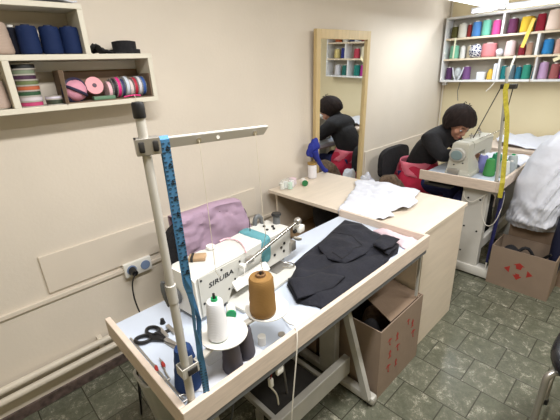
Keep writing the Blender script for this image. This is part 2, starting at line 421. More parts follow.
# ------------------------------------------------------------------ left wall shelf
def left_shelf():
    yf, yb = 1.67, 1.818
    r = thing('wall_shelf', 'cream two-tier wall shelf with cubbyholes on the left wall', 'shelf', (.2, 1.74, 1.41))
    P = lambda n, *a: MB().box(*a, bev=.0015).build(n, 'shelf', r, smooth=False)
    P('shelf_board', -.45, .812, yf, yb, 1.408, 1.428)
    P('shelf_board', -.45, .812, yf, yb, 1.592, 1.612)
    P('shelf_board', -.45, .557, yf, yb, 1.771, 1.790)
    P('side_panel', .792, .812, yf+.001, yb, 1.428, 1.592)
    P('side_panel', .537, .557, yf+.001, yb, 1.612, 1.771)
    P('side_panel', -.45, -.43, yf+.001, yb, 1.428, 1.592); P('side_panel', -.45, -.43, yf+.001, yb, 1.612, 1.771)
    P('divider', .247, .269, yf+.001, yb, 1.428, 1.592)
    MB().box(.36, .79, yb-.008, yb-.001, 1.553, 1.59).build('back_strip', 'shelfwhite', r, smooth=False)
    g = 'large thread cones on the left shelf'
    zt = 1.6125
    spool(.255, 1.735, zt, .055, .048, .112, (176, 156, 142), 'beige thread cone at the left edge of the upper cubbyhole', group=g, core=(150, 130, 115), ch=.002)
    spool(.322, 1.775, zt, .026, .025, .10, (24, 26, 40), 'thin near-black thread cone between the beige and the navy cones', group=g)
    for x, lab in ((.362, 'navy thread cone beside the near-black one in the upper cubbyhole'), (.437, 'broad navy thread cone, middle of three, in the upper cubbyhole'), (.508, 'navy thread cone against the right side of the upper cubbyhole')):
        spool(x, 1.73, zt, .0365, .035, .103, (20, 38, 78), lab, group=g, core=(30, 40, 70), ch=.002)
    spool(.20, 1.735, 1.4285, .048, .042, .105, (180, 160, 148), 'beige thread cone in the lower left cubbyhole below the other beige cone', group=g)
    # stack of flat ribbon reels
    cols = [((186, 60, 110), 'magenta'), ((208, 200, 206), 'silver white'), ((44, 82, 54), 'dark green'), ((184, 96, 60), 'rust orange'), ((104, 116, 74), 'olive green'), ((66, 34, 62), 'plum purple'), ((118, 130, 108), 'sage green'), ((30, 32, 34), 'black')]
    z = 1.4285; random.seed(3)
    def reel(x, y, z, rad, h, rgb, lab, g, axis='z'):
        t = thing('ribbon_reel', lab, 'ribbon reel', (x, y, z), g)
        T = Matrix.Identity(4) if axis == 'z' else Matrix.Rotation(PI/2, 4, 'Y')
        MB().lathe([(rad*.5, h*.12), (rad*.93, h*.14), (rad*.95, h*.5), (rad*.93, h*.86), (rad*.5, h*.88)], (x, y, z), 24, T).build('ribbon', tmat(rgb, 'p'), t)
        for a in (0., h*.88):
            MB().lathe([(rad*.2, a), (rad, a), (rad, a+h*.11), (rad*.2, a+h*.11)], (x, y, z), 24, T).build('flange', tmat((186, 180, 172), 'p') if axis == 'z' else 'clear', t)
        return t
    for i, (c, nme) in enumerate(cols):
        h = .0194
        reel(.318+random.uniform(-.003, .003), 1.735, z, .040, h-.0004, c, '%s ribbon reel in the flat stack beside the shelf divider' % nme, 'stacked ribbon reels'); z += h
    reel(.392, 1.72, 1.4285, .031, .022, (52, 60, 44), 'dark green ribbon reel lying flat at the foot of the tall stack', 'low pair of reels')
    reel(.392, 1.72, 1.451, .031, .011, (216, 210, 226), 'pale lilac ribbon reel lying on the dark green one', 'low pair of reels')
    # cardboard tray, open to the front
    t = thing('cardboard_box', 'open brown cardboard box lying in the lower cubbyhole with pink reels in it', 'box', (.61, 1.75, 1.4285))
    MB().box(.43, .788, 1.675, 1.812, 1.4285, 1.4315).build('bottom', 'card', t, smooth=False)
    MB().box(.43, .788, 1.803, 1.806, 1.4325, 1.552).build('back', 'card', t, smooth=False)
    MB().box(.43, .433, 1.675, 1.802, 1.4325, 1.556).build('side', 'card', t, smooth=False)
    MB().box(.785, .788, 1.675, 1.802, 1.4325, 1.53).build('side', 'card', t, smooth=False)
    MB().prism([(0, 0), (.012, 0), (.02, .125), (0, .125)], .003, frame((.421, 1.672, 1.4295), (.6, -.8, 0), (0, 0, 1))).build('flap', 'card', t, smooth=False)
    # pink yarn ball with navy ribbon
    b = thing('yarn_ball', 'pink ball of yarn tied with navy ribbon in the cardboard box', 'yarn ball', (.475, 1.722, 1.433))
    MB().ell((.475, 1.722, 1.476), (.046, .04, .042), nz=.004, ns=60).build('wool', tmat((214, 150, 170)), b)
    for T in (Matrix.Rotation(.5, 4, 'Y'), Matrix.Rotation(-.9, 4, 'Y') @ Matrix.Rotation(PI/2, 4, 'X'), Matrix.Rotation(PI/2, 4, 'X') @ Matrix.Rotation(.4, 4, 'Y')):
        P_ = [(T @ Vector((.0475*math.cos(a*PI/12), .043*math.sin(a*PI/12), 0)))+Vector((.475, 1.722, 1.476)) for a in range(25)]
        MB().tube(P_, .006, n=6).build('navy_ribbon', tmat((40, 38, 66), 'p'), b)
    d = thing('ribbon_reel', 'pale pink round reel standing on its rim next to the yarn ball', 'ribbon reel', (.56, 1.745, 1.449))
    Tq = Matrix.Rotation(PI/2-.25, 4, 'X')
    MB().lathe([(.006, 0), (.036, 0), (.036, .016), (.006, .016)], (.56, 1.745, 1.487), 26, Tq).build('ribbon', tmat((236, 164, 172), 'p'), d)
    MB().lathe([(.002, .016), (.009, .016), (.009, .018), (.002, .018)], (.56, 1.745, 1.487), 14, Tq).build('hub', tmat((90, 70, 84), 'p'), d)
    o = MB().box(.535, .625, 1.69, 1.72, 1.432, 1.447, bev=.002).build('ribbon_card', tmat((96, 130, 104), 'p')); tag(o, 'flat sage green ribbon card at the front of the cardboard box', 'ribbon card')
    row = [((238, 190, 200), 'shell pink', .036), ((30, 26, 32), 'black', .042), ((220, 40, 130), 'magenta', .044), ((50, 56, 96), 'indigo', .04), ((202, 210, 222), 'pale blue', .045), ((222, 206, 204), 'cream', .038), ((176, 30, 56), 'crimson', .042), ((208, 206, 214), 'silver white', .044), ((48, 84, 156), 'blue', .043)]
    x = .606
    for c, nme, rad in row:
        reel(x, 1.735, 1.4335+rad, rad, .0182, c, '%s ribbon reel on edge in the row inside the cardboard box' % nme, 'ribbon reels on edge', 'x'); x += .0190
    o = MB().tube([(.66, 1.690, 1.436), (.70, 1.682, 1.442), (.735, 1.684, 1.437)], .003, smooth=2).build('ribbon_end', tmat((226, 50, 130), 'p')); tag(o, 'loose bright pink ribbon end lying before the reels', 'ribbon')
    o = MB().tube([(.70, 1.668, 1.44), (.702, 1.664, 1.42), (.700, 1.665, 1.40), (.709, 1.666, 1.368)], .0016, n=6).build('hanging_thread', 'thread'); tag(o, 'pale thread dangling from the lower shelf board', 'thread')
    # black strap coils on the middle board
    t = thing('strap_coil', 'coiled black webbing strap on the end of the middle shelf board', 'strap coil', (.715, 1.735, 1.6125))
    MB().lathe([(.02, 0), (.05, 0), (.05, .050), (.03, .054), (.02, .05)], (.722, 1.735, 1.6125), 26).build('coil', 'blackcloth', t)
    MB().lathe([(.055, 0), (.064, 0), (.064, .018), (.055, .018)], (.722, 1.735, 1.6125), 26).build('outer_turn', 'blackcloth', t)
    o = MB().cloth([(.575, 1.69), (.65, 1.685), (.66, 1.75), (.575, 1.79)], lambda x, y: (x, y, 1.618+.03*max(0, 1-((x-.585)/.07)**2)*(.5+nz(x, y, 0, 40))), .012, .006).build('black_lace', 'blackcloth'); tag(o, 'crumpled black lace trim between the strap coil and the upper cubbyhole', 'trim')
    o = MB().box(.66, .70, 1.672, 1.684, 1.6125, 1.6165).build('strap_buckle', 'black'); tag(o, 'small black buckle lying at the front of the middle board', 'buckle')
    # on the very top
    o = MB().cloth([(.40, 1.68), (.55, 1.685), (.545, 1.80), (.36, 1.80)], lambda x, y: (x, y, 1.797+.012*nz(x, y, 3, 20)+.006), .015, .004).build('folded_white_fabric', 'white'); tag(o, 'folded white fabric on top of the left shelf', 'fabric')
    o = MB().cloth([(.10, 1.68), (.37, 1.68), (.33, 1.80), (.10, 1.80)], lambda x, y: (x, y, 1.80+.012*nz(x, y, 8, 20)), .018, .006).build('folded_brown_fabric', 'brownfur'); tag(o, 'flat dull brown fabric at the left end of the shelf top', 'fabric')

def wall_bits():
    t = thing('wall_socket', 'white double wall socket at the end of the cable raceway', 'socket', (.6, 1.8, .52))
    MB().box(.525, .675, 1.79, 1.819, .512, .592, bev=.004).build('housing', 'plasticwhite', t)
    for x in (.562, .638):
        MB().cyl((x, 1.79, .552), (x, 1.786, .552), .026, n=20).build('outlet', tmat((120, 140, 175), 'p'), t)
    p = thing('power_cable', 'black power plug and cable hanging from the wall socket', 'cable', (.562, 1.77, .55))
    MB().cyl((.562, 1.786, .552), (.562, 1.745, .548), .02, .016, n=14).build('plug', 'black', p)
    MB().tube([(.562, 1.745, .548), (.53, 1.735, .51), (.525, 1.74, .40), (.55, 1.745, .25), (.62, 1.74, .1), (.7, 1.70, .01)], .004, smooth=2).build('cord', 'black', p)

def desk():
    z0, z1 = .728, .75
    r = thing('side_desk', 'pale birch desk standing across the end of the near sewing table', 'desk', (1.84, 1.24, 0))
    MB().box(1.552, 2.13, .675, 1.772, z0, z1, bev=.002).build('desk_top', 'birch', r, smooth=False)
    MB().box(1.607, 2.108, .680, .698, 0, z0, bev=.001).build('end_panel', 'birch', r, smooth=False)
    MB().box(1.607, 2.108, 1.742, 1.76, 0, z0, bev=.001).build('end_panel', 'birch', r, smooth=False)
    MB().box(1.607, 2.085, 1.095, 1.113, 0, z0, bev=.001).build('partition', 'birch', r, smooth=False)
    MB().box(2.086, 2.104, .699, 1.741, .05, z0, bev=.001).build('back_panel', 'wood', r, smooth=False)
    MB().box(1.63, 2.085, 1.114, 1.741, .40, .418, bev=.001).build('shelf', 'wood', r, smooth=False)
    MB().box(1.600, 1.607, .70, 1.09, .02, .70).build('side_panel', 'birch', r, smooth=False)
    o = MB().ell((1.84, 1.42, .552), (.15, .16, .13), nz=.03, ns=9).build('black_bag', 'blackcloth'); tag(o, 'black cloth bag on the shelf inside the birch desk', 'bag')
    # on the desk
    t = spool(1.945, 1.715, .751, .033, .032, .105, (222, 220, 224), 'tall white thread spool with a brass-coloured lid in front of the mirror', name='thread_spool', cat='thread spool')
    MB().lathe([(.034, .105), (.035, .107), (.035, .118), (.03, .12)], (1.945, 1.715, .751), 22).build('lid', 'gold', t)
    t = thing('thread_spool', 'white thread spool with a green end lying on the desk', 'thread spool', (1.77, 1.62, .751))
    a = Vector((1.80, 1.675, .773)); e = Vector((1.765, 1.625, .773))
    MB().cyl(a, e, .021, n=20).build('winding', 'plasticwhite', t)
    MB().cyl(e, e+(e-a).normalized()*.006, .0215, n=20).build('green_end', tmat((30, 110, 60), 'p'), t)
    b = thing('plastic_bag', 'clear plastic bag of white and mint spools on the desk corner', 'bag', (1.64, 1.69, .751))
    MB().ell((1.655, 1.68, .785), (.075, .05, .036), T=Matrix.Rotation(.2, 4, 'Z'), nz=.014, ns=22, u=28, v=16).build('film', 'clear', b)
    for x, y, c in ((1.615, 1.70, (236, 236, 230)), (1.66, 1.665, (196, 226, 208)), (1.70, 1.69, (240, 236, 240)), (1.655, 1.705, (228, 230, 228))):
        t = thing('small_spool', {1.615: 'white small spool at the wall end of the plastic bag', 1.66: 'mint green small spool in the plastic bag', 1.70: 'white small spool at the mirror end of the plastic bag', 1.655: 'white small spool at the back of the plastic bag'}[x], 'thread spool', (x, y, .752), 'small spools in the plastic bag')
        MB().lathe([(.017, 0), (.017, .004), (.014, .006), (.014, .036), (.017, .038), (.017, .042)], (x, y, .753), 14).build('winding', tmat(c, 'p'), t)
    o = MB().box(1.72, 1.76, 1.70, 1.74, .751, .80, bev=.004).build('thread_pack', 'pinklight'); tag(o, 'pale pink thread pack between bag and white spool', 'thread pack')
    # white shirt lying on the desk and over its left edge
    def fz(x, y):
        h = .006+.030*abs(nz(x*1.6, y*.8, 1, 8))+.014*abs(nz(x, y, 5, 22))
        if x < 1.552:
            return (1.546-.004+.3*0, y, .75+h-(1.552-x))
        return (x, y, .752+h)
    o = MB().cloth([(1.49, 1.15), (1.50, .99), (1.58, .90), (1.66, .88), (1.70, .93), (1.78, .865), (1.90, .87), (1.985, .93), (2.115, .96), (2.12, 1.04), (2.10, 1.13), (2.10, 1.22), (2.12, 1.33), (2.03, 1.40), (1.95, 1.33), (1.80, 1.27), (1.64, 1.20)], fz, .014, .003)
    o = o.build('white_shirt', 'white'); tag(o, 'white shirt spread on the birch desk, hanging over its edge', 'shirt')

def mirror():
    r = thing('tall_mirror', 'tall mirror in a honey wood frame hanging on the left wall behind the desk', 'mirror', (2.42, 1.80, 0))
    x0, x1, h = 2.052, 2.70, 1.34
    ti = math.radians(1.4)
    T = Matrix.Translation((2.375, 1.811, .42)) @ Matrix.Rotation(math.radians(-.25), 4, 'Z') @ Matrix.Rotation(ti, 4, 'X') @ Matrix.Translation((-2.375, 0, 0))
    B = lambda n, a, b, c, d, y0=-.026, y1=.004: MB().box(a, b, y0, y1, c, d, bev=.002, T=T).build(n, 'mirrorframe', r, smooth=False)
    B('side_rail', x0, x0+.045, 0, h); B('side_rail', x1-.042, x1, 0, h)
    B('top_rail', x0+.045, x1-.042, h-.062, h); B('bottom_rail', x0+.045, x1-.042, 0, .06)
    MB().box(x0+.044, x1-.041, -.010, -.004, .059, h-.061, T=T).build('glass', 'mirror', r, smooth=False)
    # blue cloth bunched on the frame corner
    def bl(u, v): return
    t = thing('blue_cloth', 'royal blue cloth tied to the left side of the mirror frame', 'cloth', (2.07, 1.72, .76))
    MB().ell((1.955, 1.715, .985), (.058, .024, .082), T=Matrix.Rotation(.6, 4, 'Y'), nz=.034, ns=19, u=32, v=22).build('bunch', 'bluecloth', t, sub=1)
    MB().tube([(1.96, 1.713, .96), (2.0, 1.713, .88), (2.05, 1.715, .82), (2.095, 1.72, .772), (2.12, 1.72, .768)], [.035, .02, .015, .018, .014], n=10, smooth=2).build('tail', 'bluecloth', t)
# ------------------------------------------------------------------ sewing tables
TZ = .728
def sewing_table(name, label, x0, x1, y0, y1, legx, back=False):
    r = thing(name, label, 'table', ((x0+x1)/2, (y0+y1)/2, 0), 'industrial sewing tables')
    MB().box(x0+.019, x1-.019, y0+.019, y1, TZ-.03, TZ, bev=.001).build('table_top', 'top', r, smooth=False)
    MB().box(x0, x1, y0, y0+.018, .695, .766, bev=.0025).build('front_rim', 'rim', r, smooth=False)
    for a in (x0, x1-.018):
        MB().box(a, a+.018, y0+.0185, y1, .695, .766, bev=.0025).build('end_rim', 'rimY', r, smooth=False)
    # steel frame below
    for y in (y0+.022, y1-.06):
        MB().box(x0+.03, x1-.03, y, y+.03, .672, .6975, bev=.002).build('frame_rail', 'steel', r, smooth=False)
    return r

def leg(r, x, y0, y1):
    """T leg: foot along the depth, column, slanting strut"""
    ym = (y0+y1)/2+.03
    t = MB().box(x-.022, x+.022, y0, y1, .015, .06, bev=.012)
    t = t.build('foot', 'steel', r)
    for y in (y0+.03, y1-.03):
        MB().cyl((x, y, 0), (x, y, .0155), .016, n=14).build('rubber_glide', 'black', t)
    MB().box(x-.02, x+.02, ym-.05, ym+.05, .055, .672, bev=.004).build('leg_column', 'steel', r, smooth=False)
    n = MB()
    a, b = Vector((x-.023, y0+.03, .05)), Vector((x-.023, ym-.055, .672))
    d = (b-a).normalized(); q = Vector((0, 1, 0)); q = (q-d*q.dot(d)).normalized()
    n.rings([[p+Vector((sx*.013, 0, 0))+q*sy*.017 for sx, sy in ((-1, -1), (1, -1), (1, 1), (-1, 1))] for p in (a, b)])
    n.build('strut', 'steel', r, smooth=False)

def near_table():
    r = sewing_table('sewing_table', 'near industrial sewing table with wooden rim, holding the thread stand and dark garment', .24, 1.548, .632, 1.15, 0)
    leg(r, 1.15, .632, 1.13); leg(r, .42, .632, 1.13)
    MB().box(.443, 1.127, .765, .80, .135, .235, bev=.004).build('cross_bar', 'steel', r, smooth=False)
    for z in (.28, .16):
        MB().cyl((1.126, .74+(.28-z)*-.3, z), (1.119, .74+(.28-z)*-.3, z), .010, n=10).build('bolt', 'darksteel', r)
    MB().box(1.528, 1.538, .655, .667, .42, .6715, bev=.001).build('corner_post', 'steel', r, smooth=False)
    MB().box(.26, 1.53, .634, .648, .676, .6945, bev=.001).build('edge_strip', 'grey', r, smooth=False)
    # screw plate and hole on the surface
    MB().cyl((.626, .691, TZ-.001), (.626, .691, TZ+.002), .012, n=18).build('hole_cover', 'zinc', r)
    # treadle
    p = thing('foot_treadle', 'cast iron foot treadle in a pale frame below the near sewing table', 'treadle', (.9, .97, 0))
    MB().box(.74, 1.03, .875, 1.075, .075, .092, bev=.004).build('treadle_plate', 'darksteel', p, smooth=False)
    for a in ((.715, .738, .85, 1.10), (1.032, 1.055, .85, 1.10), (.739, 1.031, .85, .873), (.739, 1.031, 1.077, 1.10)):
        MB().box(a[0], a[1], a[2], a[3], .07, .10, bev=.003).build('frame_bar', 'steel', p, smooth=False)
    for x in (.72, 1.05):
        MB().box(x-.012, x+.012, .96, .99, 0, .07).build('support', 'steel', p, smooth=False)
    c = MB().cyl((.86, .93, .092), (.80, .92, .66), .005, n=8).build('pitman_rod', 'zinc'); tag(c, 'thin steel rod rising from the treadle to the table underside', 'rod')
    # cables over the rim
    o = MB().tube([(.70, .80, .733), (.668, .70, .737), (.650, .655, .772), (.636, .628, .768), (.622, .620, .70), (.60, .62, .55), (.585, .62, .43), (.59, .63, .25), (.62, .66, .05), (.70, .70, .008)], .0023, smooth=2).build('white_cable', 'cable'); tag(o, 'white cable hanging over the front rim of the near table', 'cable')
    o = MB().box(.552, .578, .636, .647, .645, .670, bev=.002).build('cable_switch', 'plasticwhite'); tag(o, 'small white switch clip under the front rim of the near table', 'switch')
    t = thing('cable_connector', 'pale cable connector dangling under the near table', 'connector', (.55, .70, .5))
    MB().tube([(.565, .67, .671), (.56, .68, .60), (.567, .69, .585)], .002, smooth=2).build('red_wire', 'red', t)
    MB().box(.560, .575, .684, .698, .55, .585, bev=.003).build('connector_block', 'plasticwhite', t)
    MB().tube([(.567, .69, .546), (.60, .70, .48), (.62, .72, .40)], .003, smooth=2).build('cord', 'cable', t)
    o = MB().tube([(.42, .70, .671), (.43, .71, .55), (.40, .75, .40), (.41, .80, .2), (.5, .9, .01)], .004, smooth=2).build('black_cable', 'black'); tag(o, 'black cable dangling below the front left of the near table', 'cable')

def machine_near():
    r = thing('sewing_machine', 'white sewing machine with lettering on its back panel on the near table', 'sewing machine', (0, 0, 0), 'industrial sewing machines')
    ORG[r.name] = Vector((0, 0, 0))
    # bed
    MB().box(.12, .47, -.085, .17, 0.0005, .016, bev=.004).build('bed_plate', 'machgrey', r)
    MB().box(.37, .46, -.03, .09, .0165, .019, bev=.001).build('needle_plate', 'zinc', r, smooth=False)
    # arm: profile along x
    def sec(x, y0, y1, z0, z1, b=.012):
        return [Vector((x, y, z)) for y, z in ((y0, z0), (y1, z0), (y1, z1-b*1.4), (y1-b, z1), (y0+b*.6, z1), (y0, z1-b*.6))]
    S = [sec(0, .002, .145, .0175, .172), sec(.012, 0, .15, .0175, .18), (sec(.13, 0, .15, .0175, .18)), sec(.15, 0, .145, .055, .178), sec(.24, .002, .14, .062, .176), sec(.34, .004, .138, .068, .178), sec(.352, .0, .14, .045, .18), sec(.50, .0, .14, .042, .172), sec(.512, .006, .134, .048, .166)]
    MB().rings(S).build('arm', 'mach', r)
    # slanted lip along the lower edge of the arm
    MB().rings([[Vector((x, -.001, .088)), Vector((x, -.026, .058)), Vector((x, -.024, .052)), Vector((x, .0, .07))] for x in (.15, .335)]).build('arm_lip', 'plasticwhite', r, smooth=False)
    # back panel with screws and lettering
    MB().prism([(.008, .02), (.128, .02), (.140, .062), (.172, .085), (.205, .146), (.205, .162), (.008, .172)], .003, frame((0, -.0005, 0), (1, 0, 0), (0, 0, 1))).build('back_panel', 'machgrey', r, smooth=False)
    for x, z in ((.018, .16), (.108, .158), (.196, .150), (.166, .092), (.134, .066), (.020, .07)):
        MB().cyl((x, -.0034, z), (x, -.0055, z), .0042, n=10).build('screw', 'black', r)
    text_mesh('SIRUBA', .0255, frame((.103, -.0038, .126), (1, 0, .02), (0, 0, 1)), 'lettering', 'black', r, shear=.15, aspect=1.4)
    # end cover at the handwheel side
    MB().prism([(-.005, .018), (.14, .018), (.152, .10), (.15, .178), (.02, .178), (0, .165)], .006, frame((-.0005, 0, 0), (0, 1, 0), (0, 0, 1)) @ Matrix.Translation((0, 0, -.006))).build('end_cover', 'plasticwhite', r)
    h = MB().lathe([(.008, 0), (.030, 0), (.034, .004), (.034, .010), (.030, .014), (.008, .014)], (-.020, .115, .075), 24, Matrix.Rotation(PI/2, 4, 'Y')).build('hand_wheel', 'grey', r)
    # head fittings
    for x, z in ((.44, .10), (.455, .078), (.46, .112), (.395, .085)):
        MB().cyl((x, .0005, z), (x, -.003, z), .006, n=10).build('screw', 'black', r)
    for x, y in ((.415, .05), (.435, .085), (.455, .055), (.44, .035)):
        MB().cyl((x, y, .173), (x, y, .181), .006, n=10).build('screw', 'black', r)
    MB().tube([(.425, .128, .172), (.425, .128, .20), (.44, .126, .216), (.46, .122, .20), (.462, .12, .172)], .010, n=10, smooth=2).build('lifting_lever', 'grey', r)
    MB().cyl((.50, .07, .165), (.50, .07, .21), .017, .014, n=16).build('tension_post', 'grey', r)
    MB().lathe([(.004, 0), (.019, 0), (.022, .006), (.019, .012), (.004, .012)], (.50, .07, .208), 18).build('tension_disc', 'black', r)
    MB().box(.495, .53, -.012, .02, .055, .10, bev=.006).build('presser_foot', 'zinc', r)
    MB().cyl((.475, .02, .045), (.475, .02, .018), .005, n=8).build('needle_bar', 'chrome', r)
    MB().tube([(.42, -.02, .02), (.44, -.06, .026), (.46, -.055, .03), (.455, -.02, .03), (.44, -.01, .03)], .003, smooth=2).build('wire_guide', 'chrome', r)
    # chrome rod with knob and white block
    rd = MB().cyl((.192, -.025, .141), (.522, -.025, .194), .0062, .0072, n=14).build('chrome_rod', 'chrome', r)
    MB().box(.182, .200, -.036, -.012, .133, .148, bev=.003).build('rod_cap', 'plasticwhite', rd)
    MB().lathe([(.003, 0), (.014, .002), (.016, .012), (.012, .022), (.003, .023)], (.516, -.025, .192), 16, Matrix.Rotation(1.2, 4, 'Y')).build('rod_knob', 'zinc', rd)
    MB().box(.225, .26, -.019, -.0006, .125, .150, bev=.004).build('rod_clamp', 'zinc', r)
    MB().box(.527, .565, -.035, .005, .137, .168, bev=.006).build('white_block', 'plasticwhite', r)
    MB().cyl((.525, -.015, .148), (.512, -.015, .148), .008, n=10).build('block_stem', 'darksteel', r)
    MB().tube([(.515, -.008, .118), (.535, -.016, .105), (.552, -.02, .10)], [.006, .009, .007], n=10, smooth=1).build('thumb_lever', 'zinc', r)
    MB().cyl((.355, .09, .178), (.355, .09, .245), .0018, n=6).build('thread_pin', 'darksteel', r)
    r.location = (.478, .93, TZ); r.rotation_euler = (0, 0, math.radians(7))
    T = Matrix.Translation(r.location) @ Matrix.Rotation(math.radians(7), 4, 'Z')
    w = lambda *p: T @ Vector(p)
    # things lying on the arm
    b = MB()
    R = []
    for u in (.315, .335, .358, .378):
        k = .0025+.002*math.sin(u*200)
        R.append([w(u+.012*(z-.12)*6+.006*nz(u*9, z*30, y*30), y, z) for y, z in ((-.004-k, .058), (-.004-k, .10), (-.004-k, .15), (-.004-k, .176), (.006, .183+k), (.05, .184+k), (.10, .184+k), (.128, .184+k), (.142+k, .176), (.142+k, .12), (.142+k, .058), (.07, .055))])
    o = b.rings(R).build('fabric_band', 'teal', sub=1); tag(o, 'teal fabric pincushion band wrapped round the machine arm', 'fabric band')
    t = thing('wooden_block', 'small brown wooden block lying on the machine top', 'block', w(.09, .105, .181))
    Tb = T @ Matrix.Translation((.085, .092, .1805)) @ Matrix.Rotation(.75, 4, 'Z')
    MB().box(-.021, .021, -.030, .030, 0, .014, bev=.003, T=Tb).build('body', 'wood', t)
    MB().box(-.0225, .0225, .012, .022, -.0002, .0155, bev=.002, T=Tb).build('dark_strap', 'darksteel', t)
    o = MB().lathe([(.004, 0), (.017, 0), (.018, .004), (.016, .011), (.004, .012)], w(.168, .118, .1805), 20).build('round_knob', 'plasticwhite'); tag(o, 'round pale knob on the machine top behind the wooden block', 'knob')
    o = MB().tube([w(.225, .13, .182), w(.255, .125, .185), w(.27, .09, .184), w(.262, .05, .184), w(.245, .02, .185), w(.235, .0, .183), w(.232, -.004, .17)], .003, smooth=2).build('thread_tail', tmat((238, 190, 200), 'p')); tag(o, 'pale pink thread tail curving over the machine top', 'thread')
    o = MB().tube([w(.186, -.037, .138), w(.17, -.05, .09), (.64, .80, .82), (.60, .72, .93), (.562, .692, 1.02)], .0013, n=6, smooth=2).build('loose_thread', 'threadwhite'); tag(o, 'white thread running from the chrome rod to the golden cone', 'thread')

def thread_stand():
    px, py = .279, .659
    r = thing('thread_stand', 'tall grey thread stand with two discs at the corner of the near table', 'thread stand', (px, py, TZ), 'tall thread stands')
    MB().cyl((px, py, TZ), (px, py, 1.06), .0100, n=20).build('pole', 'pole', r)
    MB().cyl((px, py, 1.06), (px, py, 1.462), .0088, n=20).build('pole', 'pole', r)
    MB().lathe([(.0101, 0), (.0112, .001), (.0112, .045), (.0101, .046)], (px, py, 1.055), 20).build('joint_sleeve', 'pole', r)
    MB().lathe([(.0105, 0), (.0112, .002), (.0112, .024), (.0095, .028), (.002, .029)], (px, py, 1.455), 20).build('end_cap', 'black', r)
    MB().lathe([(.022, 0), (.022, .004), (.014, .008), (.0135, .02), (.0101, .02)], (px, py, TZ), 20).build('foot_collar', 'zinc', r)
    MB().tube([(px-.009, py+.008, 1.105), (px-.014, py+.010, 1.11), (px-.015, py+.009, 1.08), (px-.010, py+.007, 1.045)], [.003, .0045, .0045, .002], n=8, smooth=1).build('thread_hook', 'grey', r)
    # upper bar: steel angle with clamp
    a, e = Vector((.277, .664, 1.405)), Vector((.522, .585, 1.405))
    d = (e-a).normalized(); q = Vector((-d.y, d.x, 0)); 
    T = frame(a, d, (0, 0, 1)); L = (e-a).length
    m = MB().prism([(0.012, -.011), (L-.012, -.008), (L, .007), (.012, .007)], .002, T)
    m.bm.verts.ensure_lookup_table()
    bar = m.build('bar', 'zinc', r, smooth=False)
    MB().box(.012, L, .0072, .009, -.013, .002, T=T).build('bar_flange', 'steelwhite', r, smooth=False)
    for u in (.105, .225):
        MB().cyl(T @ Vector((u, -.002, .002)), T @ Vector((u, -.002, .006)), .0045, n=12).build('guide_eyelet', 'chrome', bar)
    MB().cyl(T @ Vector((.145, -.002, .002)), T @ Vector((.145, -.002, .003)), .0035, n=12).build('guide_hole', 'plasticwhite', bar)
    c = MB()
    c.box(-.014, .030, -.017, .014, .0135, .016, bev=.001, T=T).box(-.014, -.011, -.017, .014, -.012, .0133, T=T).box(-.014, .030, .0117, .014, -.012, .0133, T=T)
    cl = c.build('clamp', 'zinc', r, smooth=False)
    for u in (-.004, .021):
        MB().box(u-.005, u+.005, -.011, .009, .0165, .020, bev=.002, T=T).build('clamp_nut', 'darksteel', cl)
    # lower clamp carrying the discs
    z = .862
    c = MB()
    c.box(px-.014, px+.028, py-.016, py-.0135, z-.014, z+.014, bev=.001).box(px-.014, px+.028, py+.0135, py+.016, z-.014, z+.014, bev=.001).box(px-.0167, px-.0142, py-.016, py+.016, z-.014, z+.014, bev=.001)
    cl = c.build('clamp', 'pole', r, smooth=False)
    MB().box(px-.004, px+.022, py-.020, py-.0162, z-.010, z+.008, bev=.002).build('clamp_nut', 'darksteel', cl)
    D = ((.427, .711), (.585, .706)); zc = z; z = .838
    MB().rings([[Vector((x, y, zz)) for y, zz in ((y0-.010, dz-.004), (y0+.010, dz-.004), (y0+.010, dz+.002), (y0-.010, dz+.002))] for x, y0, dz in ((px+.029, py+.003, zc), (.345, .690, z), (*D[0], z), (*D[1], z))]).build('arm', 'pole', r, smooth=False)
    for x, y in D:
        MB().lathe([(.004, z+.003), (.062, z+.004), (.067, z+.008), (.067, z+.011), (.062, z+.008), (.004, z+.0075)], (x, y, 0), 48).build('disc', 'plasticwhite', r)
        MB().cyl((x-.018 if x < .5 else x-.022, y-.003 if x < .5 else y-.008, z+.005), (x-.018 if x < .5 else x-.022, y-.003 if x < .5 else y-.008, z+.15), .0035, n=8).build('pin', 'darksteel', r)
    zt = z+.0085
    t = spool(D[0][0]-.018, D[0][1]-.003, zt, .030, .0225, .122, (232, 232, 236), 'white thread cone with green top on the front stand disc', group='thread cones at the stand', plug='green')
    t = spool(D[1][0]-.022, D[1][1]-.008, zt, .040, .0365, .130, (140, 106, 60), 'golden brown thread cone on the second stand disc', group='thread cones at the stand', core=(120, 90, 60))
    spool(.431, .690, TZ, .030, .023, .104, (88, 84, 90), 'dark grey thread cone under the front stand disc, nearer the pole', group='thread cones at the stand', core=(60, 60, 64))
    spool(.490, .706, TZ, .030, .023, .104, (82, 78, 84), 'dark grey thread cone under the gap of the two discs', group='thread cones at the stand', core=(60, 60, 64))
    spool(.312, .733, TZ, .038, .024, .134, (38, 62, 108), 'navy blue thread cone with green top behind the stand pole', group='thread cones at the stand', plug='green')
    t = thing('bobbin', 'small white bobbin with green end lying behind the white cone', 'bobbin', (.57, .885, TZ))
    MB().cyl((.583, .905, TZ+.022), (.562, .872, TZ+.022), .017, n=18).build('winding', 'plasticwhite', t)
    MB().cyl((.562, .872, TZ+.022), (.558, .866, TZ+.022), .0175, n=18).build('green_end', 'green', t)
    o = MB().box(.385, .45, .745, .795, TZ, TZ+.026, bev=.004).build('clear_case', 'clear'); tag(o, 'clear plastic case beside the grey cones on the near table', 'case')
    o = MB().cyl((.555, .705, TZ), (.555, .705, TZ+.03), .013, n=14).build('white_cap', 'plasticwhite'); tag(o, 'small white plastic cap standing under the second disc', 'cap')  # loose white plastic cap, modelled as a plain cylinder
